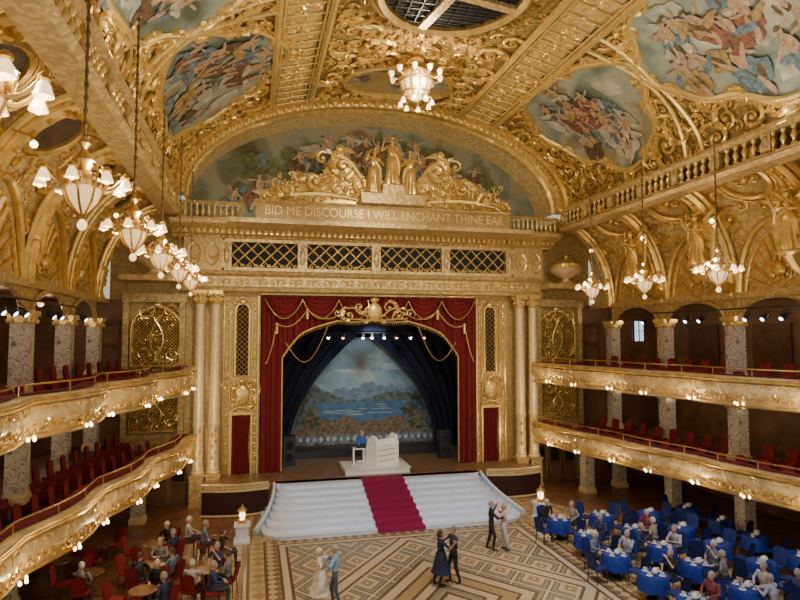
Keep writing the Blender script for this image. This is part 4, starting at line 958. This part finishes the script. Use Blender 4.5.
def hairmesh(head,style):
    mb=MB(); mb.ball((0,0,0),(.088,.106,.122),16,12); mb.v=[(x+head[0],y+head[1]+.012,z+head[2]+.012) for x,y,z in mb.v]
    low={'short':-.03,'bob':-.10,'thin':.0}[style]; fs=[]
    for f in mb.f:
        c=sum((V(mb.v[i]) for i in f),V())/len(f); y=c.y-head[1]; z=c.z-head[2]
        if (y<-.035 and z>.055) or (y>=-.035 and z>low): fs.append(f)
    mb.f=fs; mb.m=[0]*len(fs)
    return mb
def person(mesh,head,loc,rz,top,bottom,hair,style,label,group=None,skirt=None):
    o=bpy.data.objects.new('person',mesh); COL.objects.link(o); o.location=loc; o.rotation_euler=(0,0,rz)
    for i,c in((1,top),(2,bottom)): o.material_slots[i].link='OBJECT'; o.material_slots[i].material=cm_(c)
    if hair is not None: hairmesh(head,style).build('hair',cm_(hair),o)
    if skirt:
        q=MB(); q.lathe([(.13,1.06),(.19,.95),(.25,.7),(.33,.45),(.36,.4)],n=24,wave=lambda a,z:.06*sin(7*a)*(1.06-z),sy=.85,cap=False); q.build('skirt',cm_(skirt),o)
    return tag(o,label,'person',group)
st_hip=((-.1,0,.9),(.1,0,.9))
lead=human((0,0,.98),(0,-.01,1.27),(0,.0,1.5),(0,-.02,1.63),((-.19,0,1.42),(.19,0,1.42)),((-.36,-.2,1.22),(.45,-.12,1.26)),((-.2,-.42,1.2),(.60,-.26,1.46)),st_hip,((-.12,-.12,.5),(.11,.03,.49)),((-.13,-.05,.09),(.12,.16,.09)),((-.2,-1,0),(.2,-1,0)),vox=.012)
foll=human((0,0,.93),(0,.01,1.2),(0,.02,1.42),(0,.02,1.55),((-.165,0,1.34),(.165,0,1.34)),((-.42,-.1,1.22),(.33,-.18,1.27)),((-.58,-.17,1.42),(.24,-.36,1.38)),((-.09,0,.86),(.09,0,.86)),((-.1,-.03,.47),(.1,.1,.47)),((-.1,.1,.09),(.1,.2,.1)),((-.1,-1,0),(.1,-1,0)),fem=True,sleeve=0,vox=.012)
def couple(px,py,rz,mt,mb_,wt,wb,l1,l2,skirt=None,h1=(.35,.33,.3),h2=(.6,.56,.5)):
    u,Y=fp(px,py); d=V((sin(rz),-cos(rz)))
    person(lead,(0,-.02,1.63),(u-d.x*.2,Y-d.y*.2,0),rz,mt,mb_,h1,'short',l1,'dancing couples')
    person(foll,(0,.02,1.55),(u+d.x*.24,Y+d.y*.24,0),rz+pi,wt,wb,h2,'bob',l2,'dancing couples',skirt)
couple(448,584,-pi/2+.15,(.03,.04,.08),(.02,.02,.03),(.012,.02,.07),(.015,.015,.03),'man in dark shirt and trousers dancing in the middle of the parquet','woman in a dark blue dress dancing in the middle of the parquet',(.012,.02,.07),(.2,.18,.16),(.05,.035,.025))
couple(497,550,pi/2-.3,(.012,.012,.015),(.015,.015,.02),(.62,.33,.33),(.55,.55,.62),'man dressed in black dancing near the foot of the steps','woman in a pink top and pale trousers dancing near the foot of the steps',None,(.3,.28,.26),(.5,.35,.2))
couple(328,607,-pi/2-.2,(.25,.42,.72),(.08,.10,.16),(.75,.72,.68),(.7,.68,.62),'man in a light blue shirt dancing at the front edge of the floor','woman in a white dress dancing at the front edge of the floor',(.75,.72,.68),(.4,.38,.36),(.7,.62,.45))
def seated(v):
    S=[((-.27,-.08,.80),(.27,-.08,.80)),((-.27,-.12,.82),(.29,-.02,.82)),((-.26,-.2,.8),(.26,-.2,.8)),((-.28,.0,.8),(.24,-.22,.86))][v]
    W=[((-.12,-.3,.72),(.12,-.3,.72)),((-.1,-.33,.78),(.14,-.16,.66)),((-.1,-.42,.84),(.1,-.42,.84)),((-.16,-.2,.66),(.08,-.26,1.08))][v]
    ln=(0,-.05,-.14,.02)[v]
    return human((0,.02,.56),(0,ln*.5,.84),(0,ln,1.06),(0,ln-.03,1.2),((-.18,ln*.8,.99),(.18,ln*.8,.99)),S,W,((-.1,0,.53),(.1,0,.53)),((-.12,-.43,.53),(.12,-.43,.53)),((-.12,-.42,.09),(.12,-.46,.09)),((0,-1,0),(0,-1,0)),fem=v%2==1,sleeve=v<3,vox=.015),(0,ln-.03,1.2)
SE=[seated(v) for v in range(4)]
person(SE[2][0],SE[2][1],(-.75,29.55,1.78),pi/2,(.03,.12,.6),(.02,.02,.03),(.3,.25,.2),'short','organist in a blue shirt seated at the white organ console')
stat=human((0,0,.98),(0,-.02,1.27),(0,.0,1.5),(0,-.03,1.63),((-.19,0,1.42),(.19,0,1.42)),((-.40,-.08,1.25),(.36,-.1,1.15)),((-.36,-.25,1.5),(.12,-.3,1.2)),st_hip,((-.14,-.14,.5),(.12,.02,.49)),((-.12,.0,.07),(.16,.06,.07)),((-.2,-1,0),(.2,-1,0)),vox=.018)
stat.materials.clear(); stat.materials.append(goldscroll); stat.polygons.foreach_set('material_index',[0]*len(stat.polygons))
def statue(loc,rz,sc,label,group,wings=False,flip=False,s=1):
    o=bpy.data.objects.new('gilded_statue',stat); COL.objects.link(o); o.location=loc; o.rotation_euler=(0,0,rz); o.scale=(-sc if flip else sc,sc,sc)
    q=MB(); q.lathe([(.15,1.08),(.21,1.0),(.23,.85),(.22,.6),(.24,.35),(.29,.12),(.27,.05)],n=36,wave=lambda a,z:.13*sin(7*a+2*z)*(1.15-z),sy=.75)
    q.tube([(-.2,-.02,1.43),(-.05,-.17,1.25),(.17,-.14,1.02),(.26,-.02,.8),(.28,.05,.45)],[.03,.06,.07,.07,.03],6); q.build('drapery',goldscroll,o)
    q=MB(); q.tube([(.1*cos(a*pi/6),-.03+.1*sin(a*pi/6),1.72) for a in range(12)],.022,5,closed=True); q.build('wreath',goldscroll,o)
    if wings:
        for s_ in(-1,1):
            q=MB()
            for k in range(6): q.tube([(s_*.06,.12,1.38-.06*k),(s_*(.35+.03*k),.22,1.65-.17*k),(s_*(.65-.03*k),.2,1.85-.3*k),(s_*(.75-.05*k),.18,1.55-.33*k)],[.06,.10,.08,.01],5)
            q.build('wing',goldbright,o)
        q=MB(); q.tube([(0,1.45,-.75),(0,.8,-.65),(0,.25,-.35),(0,.05,-.02)],[.22,.2,.16,.22],8); q.ball((0,0,-.02),(.36,.3,.1),10,5); q.build('corbel',goldscroll,o)
    return tag(o,label,'statue',group)
e=empty('sculpted_crest',(.3,-.55,0),0,'large gilded scroll crest carrying statues above the inscription','sculpture')
q=MB(); pts=[(-6.0,13.74),(-5.9,14.2),(-5.0,14.5),(-4.3,14.6),(-3.8,15.0),(-3.2,15.1),(-2.9,15.6),(-2.5,16.1),(-2.0,16.0),(-1.7,15.5),(-1.3,15.0),(1.3,15.0),(1.7,15.5),(2.0,16.0),(2.5,16.1),(2.9,15.6),(3.2,15.1),(3.8,15.0),(4.3,14.6),(5.0,14.5),(5.9,14.2),(6.0,13.74)]
q.prism(pts,lambda p:(p[0],27.7,p[1]),lambda p:(p[0],28.3,p[1])); q.build('backing',goldscroll,e,False)
q=MB(); mo=wallmap(27.62)
for s in(-1,1):
    volute(q,mo,s*2.25,15.5,.55,pi/2,-s,.14,1.6,22,6); volute(q,mo,s*3.5,14.75,.42,0,s,.11,1.5,18,5); volute(q,mo,s*4.75,14.3,.33,pi,-s,.09,1.4,16,4); volute(q,mo,s*1.5,14.6,.32,0,s,.09); volute(q,mo,s*2.5,14.45,.3,0,-s,.09); volute(q,mo,s*5.6,14.0,.25,0,s,.07)
    cscroll(q,mo,s*1.6,14.0,s*5.2,13.95,s*.2,.09); cscroll(q,mo,s*1.4,15.0,s*3.0,16.1,s*.3,.09)
    q.ball((s*2.4,27.4,16.25),(.2,.15,.22),8,6); q.ball((s*4.1,27.45,14.8),(.2,.15,.2),8,6)
    for k in range(8): volute(q,mo,s*(2.8+.4*k),15.2-.16*k,.16,k,s,.045,1.2,9,3)
field(q,mo,-5.5,5.5,13.85,15.0,130,.1,.2,77,.16); q.build('scrollwork',goldbright,e)
q=MB(); q.bb(-1.5,1.5,26.9,28.2,13.74,14.2); q.bb(-.5,.5,26.95,28.0,14.2,14.65); q.build('plinth',goldpale,e,False)
statue((.3,26.75,14.65),0,1.28,'central gilded statue, tallest of the three above the inscription','statues above the stage')
statue((-.55,26.7,14.2),.35,1.2,'gilded statue standing left of the central figure above the stage','statues above the stage')
statue((1.15,26.7,14.2),-.35,1.2,'gilded statue standing right of the central figure above the stage','statues above the stage',flip=True)
for s,nm in((-1,'left'),(1,'right')):
    for k,y in enumerate(colY[:6]):
        if s>0 and k>4: continue
        if s>0 and k>0: statue((s*10.75,y,10.45),-pi/2,1.15,'gilded winged figure on the right cove above a gallery column, %s'%ORDW[k-1],'winged figures on the right cove',True)
        e=empty('globe_lamp',(s*10.6,y-1.0,12.0),0,'small globe lamp on the %s cove, %s'%(nm,ORDW[k]),'lamp','globe lamps on the coves')
        q=MB(); q.tube([(s*.45,0,.3),(s*.1,0,.2),(0,0,.1)],.03,5); q.build('bracket',brass,e); q=MB(); q.ball((0,0,0),.085,10,6); q.build('globe',bulbm,e)
# ---------------------------------------------------------------- furniture
def chair_proto(mat,wood):
    r=empty('banquet_chair'); q=MB(); q.box((0,0,.45),(.44,.42,.07)); q.ball((0,0,.48),(.21,.2,.04),10,6); q.build('seat',mat,r,False)
    q=MB(); q.grid(lambda i,j:V((-.21+.42*i,.2+.09*j-.03*sin(pi*i),.52+.42*j+.05*sin(pi*i)*j)),6,5); q.grid(lambda i,j:V((-.21+.42*i,.24+.09*j,.52+.42*j+.05*sin(pi*i)*j)),6,5); q.build('backrest',mat,r)
    for x in(-.19,.19):
        for y in(-.18,.2): q=MB(); q.tube([(x,y,.43),(x*1.1,y*1.12,0)],.016,6); q.build('leg',wood,r)
    return r
bchair=None; rchair=None; PL=[]
wc=M('white_china',(.85,.85,.83),.25)
def place_chair(kind,x,y,rz,label,group,d=.72):
    global bchair,rchair
    if any((x-a)**2+(y-b)**2<d**2 for a,b in PL): return None
    PL.append((x,y))
    if kind=='b':
        r=bchair=chair_proto(chairb,steel) if bchair is None else bchair
        r=r if 'label' not in r else dup(r)
    else:
        r=rchair=chair_proto(redseat,darkwood) if rchair is None else rchair
        r=r if 'label' not in r else dup(r)
    r.location=(x,y,0); r.rotation_euler=(0,0,rz); return tag(r,label,'chair',group)
rg=random.Random(8)
TOPS=[((.50,.50,.51),'pale top'),((.03,.045,.12),'navy top'),((.16,.20,.30),'slate top'),((.015,.015,.018),'black top'),((.22,.05,.06),'maroon top'),((.22,.215,.21),'grey top'),((.38,.33,.26),'beige top'),((.40,.45,.55),'light blue top')]
HAIRS=[((.55,.53,.50),'white-haired'),((.34,.32,.30),'grey-haired'),((.08,.05,.03),'brown-haired'),((.38,.27,.14),'fair-haired')]
rown=['front-row','second-row','third-row','back-row']; o5=['first','second','third','fourth','fifth']
tcloth=None; tab_=None; cup=None; pot=None; pk=0
for ri,u in enumerate((5.7,7.65,9.6,11.5)):
    for ti,y in enumerate((21.3,19.5,17.7,15.95,14.2)):
        x=u+rg.uniform(-.1,.1); yy=y+rg.uniform(-.1,.1)+(.3 if ri%2 else 0); wh='%s %s blue table from the stage'%(o5[ti],rown[ri])
        PL.append((x,yy))
        if tab_ is None:
            r=empty('round_table'); q=MB(); q.lathe([(.39,.70),(.405,.715),(.39,.73)],n=24); q.build('tabletop',tablewood,r); q=MB(); q.lathe([(.24,0),(.22,.04),(.05,.08),(.04,.7)],n=12); q.build('pedestal',steel,r); tab_=r
        else: r=dup(tab_)
        r.location=(x,yy,0); tag(r,'round table under a cloth, the '+wh,'table','blue-clothed tables')
        if tcloth is None:
            q=MB(); q.lathe([(.01,.745),(.3,.745),(.405,.744),(.425,.72),(.455,.5),(.48,.3)],n=32,wave=lambda a,z:(.08*sin(8*a)*max(0,(.72-z))*2.2),cap=False); c=tcloth=q.build('tablecloth',clothb)
        else: c=tcloth.copy(); COL.objects.link(c)
        c.location=(x,yy,0); c.rotation_euler=(0,0,rg.uniform(0,3)); tag(c,'royal blue cloth draped over the '+wh,'tablecloth','blue tablecloths')
        for ci in range(4 if ri<2 else 2):
            if cup is None:
                k_=empty('tea_cup'); q=MB(); q.lathe([(.06,.0),(.085,.006),(.095,.014)],n=14); q.build('saucer',wc,k_); q=MB(); q.lathe([(.03,.014),(.05,.04),(.055,.1),(.045,.1)],n=12,cap=False); q.tube([(.055,0,.08),(.08,0,.07),(.075,0,.04),(.05,0,.035)],.006,4); q.build('cup',wc,k_); cup=k_
            else: k_=dup(cup)
            a=pi/2*(ci if ri<2 else ci*2)+.5; k_.location=(x+.26*cos(a),yy+.26*sin(a),.748); tag(k_,'white cup and saucer, %s side of %s'%(('wall','stage','dance-floor','viewer')[ci if ri<2 else ci*2],wh),'cup','white cups on the blue tables')
        if pot is None:
            k_=empty('teapot'); q=MB(); q.lathe([(.04,0),(.08,.03),(.09,.08),(.06,.14),(.03,.15)],n=14); q.build('body',wc,k_); q=MB(); q.tube([(.08,0,.05),(.13,0,.08),(.15,0,.14)],[.02,.014,.01],6); q.build('spout',wc,k_); q=MB(); q.tube([(-.08,0,.04),(-.14,0,.06),(-.13,0,.12),(-.07,0,.12)],.009,5); q.build('handle',wc,k_); q=MB(); q.lathe([(.035,.15),(.02,.165),(.012,.17),(.015,.185),(.0,.195)],n=10); q.build('lid',wc,k_); pot=k_
        else: k_=dup(pot)
        k_.location=(x+.02,yy-.03,.748); k_.rotation_euler=(0,0,rg.uniform(0,6)); tag(k_,'white teapot in the middle of the '+wh,'teapot','white teapots on the blue tables')
        for si,(a,sn) in enumerate([(pi*.5,'stage'),(pi*1.5,'viewer'),(pi,'dance-floor'),(0.0,'wall')]):
            if si==3 and ri==3: continue
            if ri==0 and si==2 and ti%2: continue
            aa=a+rg.uniform(-.2,.2)+.35; R=.80; X,Y=x+R*cos(aa),yy+R*sin(aa)
            if place_chair('b',X,Y,aa-pi/2,'blue chair on the %s side of %s'%(sn,wh),'blue chairs at the blue tables') is None: continue
            occ=(ri==1 and ti>=1 and rg.random()<.6) or (ri==2 and ti>1 and rg.random()<.22) or (ri==0 and si in(0,3))
            if occ:
                v=rg.randrange(4); t_=TOPS[rg.randrange(8)]; h=HAIRS[rg.randrange(4) if rg.random()<.25 else rg.randrange(2)]; pk+=1
                person(SE[v][0],SE[v][1],(X,Y,0),aa-pi/2,t_[0],(.03,.03,.05),h[0],'bob' if v%2 else 'short','%s person in %s, %s side of %s'%(h[1],t_[1],sn,wh),'seated audience at the blue tables')
LT=[(155,544),(102,544),(152,564),(203,570),(143,590),(90,572),(60,560)]
wt=None; nmz=['nearest the left columns','far back on the left','mid left group','beside the dance floor','nearest the viewer','by the left wall','deep under the balcony']
for i,(px,py) in enumerate(LT):
    x,y=fp(px,py,.74); PL.append((x,y))
    if wt is None:
        r=empty('pedestal_table'); q=MB(); q.lathe([(.36,.70),(.39,.72),(.38,.745)],n=28); q.build('tabletop',tablewood,r); q=MB(); q.lathe([(.05,.08),(.035,.2),(.05,.45),(.03,.7)],n=12); q.build('pedestal',darkwood,r)
        for k in range(4): a=pi/2*k; q=MB(); q.tube([(0,0,.12),(.2*cos(a),.2*sin(a),.08),(.32*cos(a),.32*sin(a),.02)],.025,6); q.build('foot',darkwood,r)
        wt=r
    else: r=dup(wt)
    r.location=(x,y,0); tag(r,'round brown pedestal table '+nmz[i],'table','brown pedestal tables')
    for si,(a,sn) in enumerate(((pi*.5,'stage'),(pi*1.5,'viewer'),(0,'dance-floor'),(pi,'wall'))):
        aa=a+rg.uniform(-.3,.3)-.3; R=.76; X,Y=x+R*cos(aa),y+R*sin(aa)
        if place_chair('r',X,Y,aa-pi/2,'red chair, %s side of brown table %s'%(sn,nmz[i]),'red chairs at the brown tables') is None: continue
        if i==3 or (i in(0,2,4) and si in(0,2)) or(i==1 and si==2) or (i in(2,5) and si==1):
            v=rg.randrange(4); t_=TOPS[(3,1,5,3,2,1,0,5)[pk%8]]; h=HAIRS[rg.randrange(4)]; pk+=1
            person(SE[v][0],SE[v][1],(X,Y,0),aa-pi/2,t_[0],(.03,.03,.04),h[0],'bob' if v%2 else 'short','%s person in %s, %s side of brown table %s'%(h[1],t_[1],sn,nmz[i]),'seated audience at the brown tables')
for i,(px,py) in enumerate(((188,546),(203,551),(216,547),(222,560),(230,586),(178,606),(176,560),(196,592),(212,600))):
    x,y=fp(px,py+8)
    if place_chair('r',x,y,pi*.55,'red chair in the loose line beside the dance floor, %s'%ORDW[i],'red chairs by the dance floor',.6) is None: continue
    v=i%4; t_=TOPS[(0,2,5,3,1,3,3,5,1)[i]]; h=HAIRS[(0,1,0,2,1,3,2,0,1)[i]]
    person(SE[v][0],SE[v][1],(x,y,0),pi*.55,t_[0],(.04,.04,.06),h[0],'bob' if v%2 else 'short','%s person in %s in the line beside the dance floor, %s'%(h[1],t_[1],ORDW[i]),'onlookers left of the dance floor')
sp_=None; spl=M('spotlight_lens',(.9,.95,1),.2,0,.01,5,0,(.7,.82,1),14)
for s,nm in((-1,'left'),(1,'right')):
    for k,y in enumerate((17.2,18.0,18.8,21.2,22.0,24.9)):
        if sp_ is None:
            r=empty('gallery_spotlight'); q=MB(); q.lathe([(.06,.3),(.1,.2),(.11,0)],n=10); q.tube([(.13,0,.12),(.13,0,.42),(-.13,0,.42),(-.13,0,.12)],.012,4); q.build('housing',steel,r); MB().ball((0,0,-.0),(.075,.075,.03),10,5).build('lens',spl,r); sp_=r
        else: r=dup(sp_)
        r.location=(s*12.0,y,8.35); r.rotation_euler=(0,s*radians(50),0)
        tag(r,'black spotlight hung beneath the %s gallery arches, %s'%(nm,ORDW[5-k]),'spotlight','gallery spotlights')
    e=empty('spotlight_rail',(s*12.0,0,8.78),0,'black rail carrying spotlights along the %s gallery arches'%nm,'rail','spotlight rails'); q=MB(); q.tube([(0,16.5,0),(0,25.5,0)],.03,6); q.build('pipe',steel,e)
# ================================================================= LIGHT
def spot(name,loc,tgt,e,col,ang=60,blend=.8,rad=.15):
    l=bpy.data.lights.new(name,'SPOT'); l.energy=e; l.color=col; l.spot_size=radians(ang); l.spot_blend=blend; l.shadow_soft_size=rad
    o=bpy.data.objects.new(name,l); COL.objects.link(o); o.location=loc; o.rotation_euler=(V(tgt)-V(loc)).to_track_quat('-Z','Y').to_euler()
def area(name,loc,tgt,e,col,sx,sy):
    l=bpy.data.lights.new(name,'AREA'); l.shape='RECTANGLE'; l.size=sx; l.size_y=sy; l.energy=e; l.color=col
    o=bpy.data.objects.new(name,l); COL.objects.link(o); o.location=loc; o.rotation_euler=(V(tgt)-V(loc)).to_track_quat('-Z','Y').to_euler()
for s in(-1,1):
    area('cornice_fill',(s*9.2,14,14.15),(s*5.5,14,18.5),680,(1,.87,.64),.3,24)  # hidden strip added above the cornice as fill light for the vault
    area('gallery_uplight',(s*11.6,16,9.15),(s*10.6,16,11.5),230,(1,.79,.5),.3,22)
area('tympanum_uplight',(0,28.3,13.15),(0,29.4,15.8),130,(1,.86,.62),15,.3)
spot('wash_stage',(-3,6,12),(0,27.3,1.2),4600,(.50,.70,1),30,.7)
spot('wash_tables',(4,10,15.5),(8.5,18,0),3800,(.6,.72,1),62,.8)
spot('wash_floor',(0,12,17.5),(0,18,0),4700,(1,.95,.86),66,.9)
spot('wash_left',(-3,12,16),(-9,19,0),1200,(1,.88,.75),60,.9)
spot('organ_spot',(0,20,13),(.1,29.2,2),1300,(1,1,1),12,.5)
spot('backdrop_wash',(.5,31.6,8.2),(.8,36.3,4.2),480,(.80,.90,1),95,.8)
for x in(-6,0,6): spot('facade_wash',(x*.8,14,14.5),(x,29.5,7.5),2700,(1,.88,.66),46,.9)
spot('crest_wash',(0,18,15),(0,28,15.3),1100,(1,.88,.62),60,.9)
W=bpy.data.worlds.new('world'); SC.world=W; W.use_nodes=True; W.node_tree.nodes['Background'].inputs[0].default_value=(1,.88,.68,1); W.node_tree.nodes['Background'].inputs[1].default_value=.65
# ================================================================= CAMERA
cd=bpy.data.cameras.new('camera'); cd.sensor_width=36; cd.lens=36*FPX/800; cd.clip_start=.05; cd.clip_end=200
co=bpy.data.objects.new('camera',cd); COL.objects.link(co); co.location=(CX,CY,CZ); co.rotation_euler=(radians(90+PIT),0,radians(-YAW)); SC.camera=co
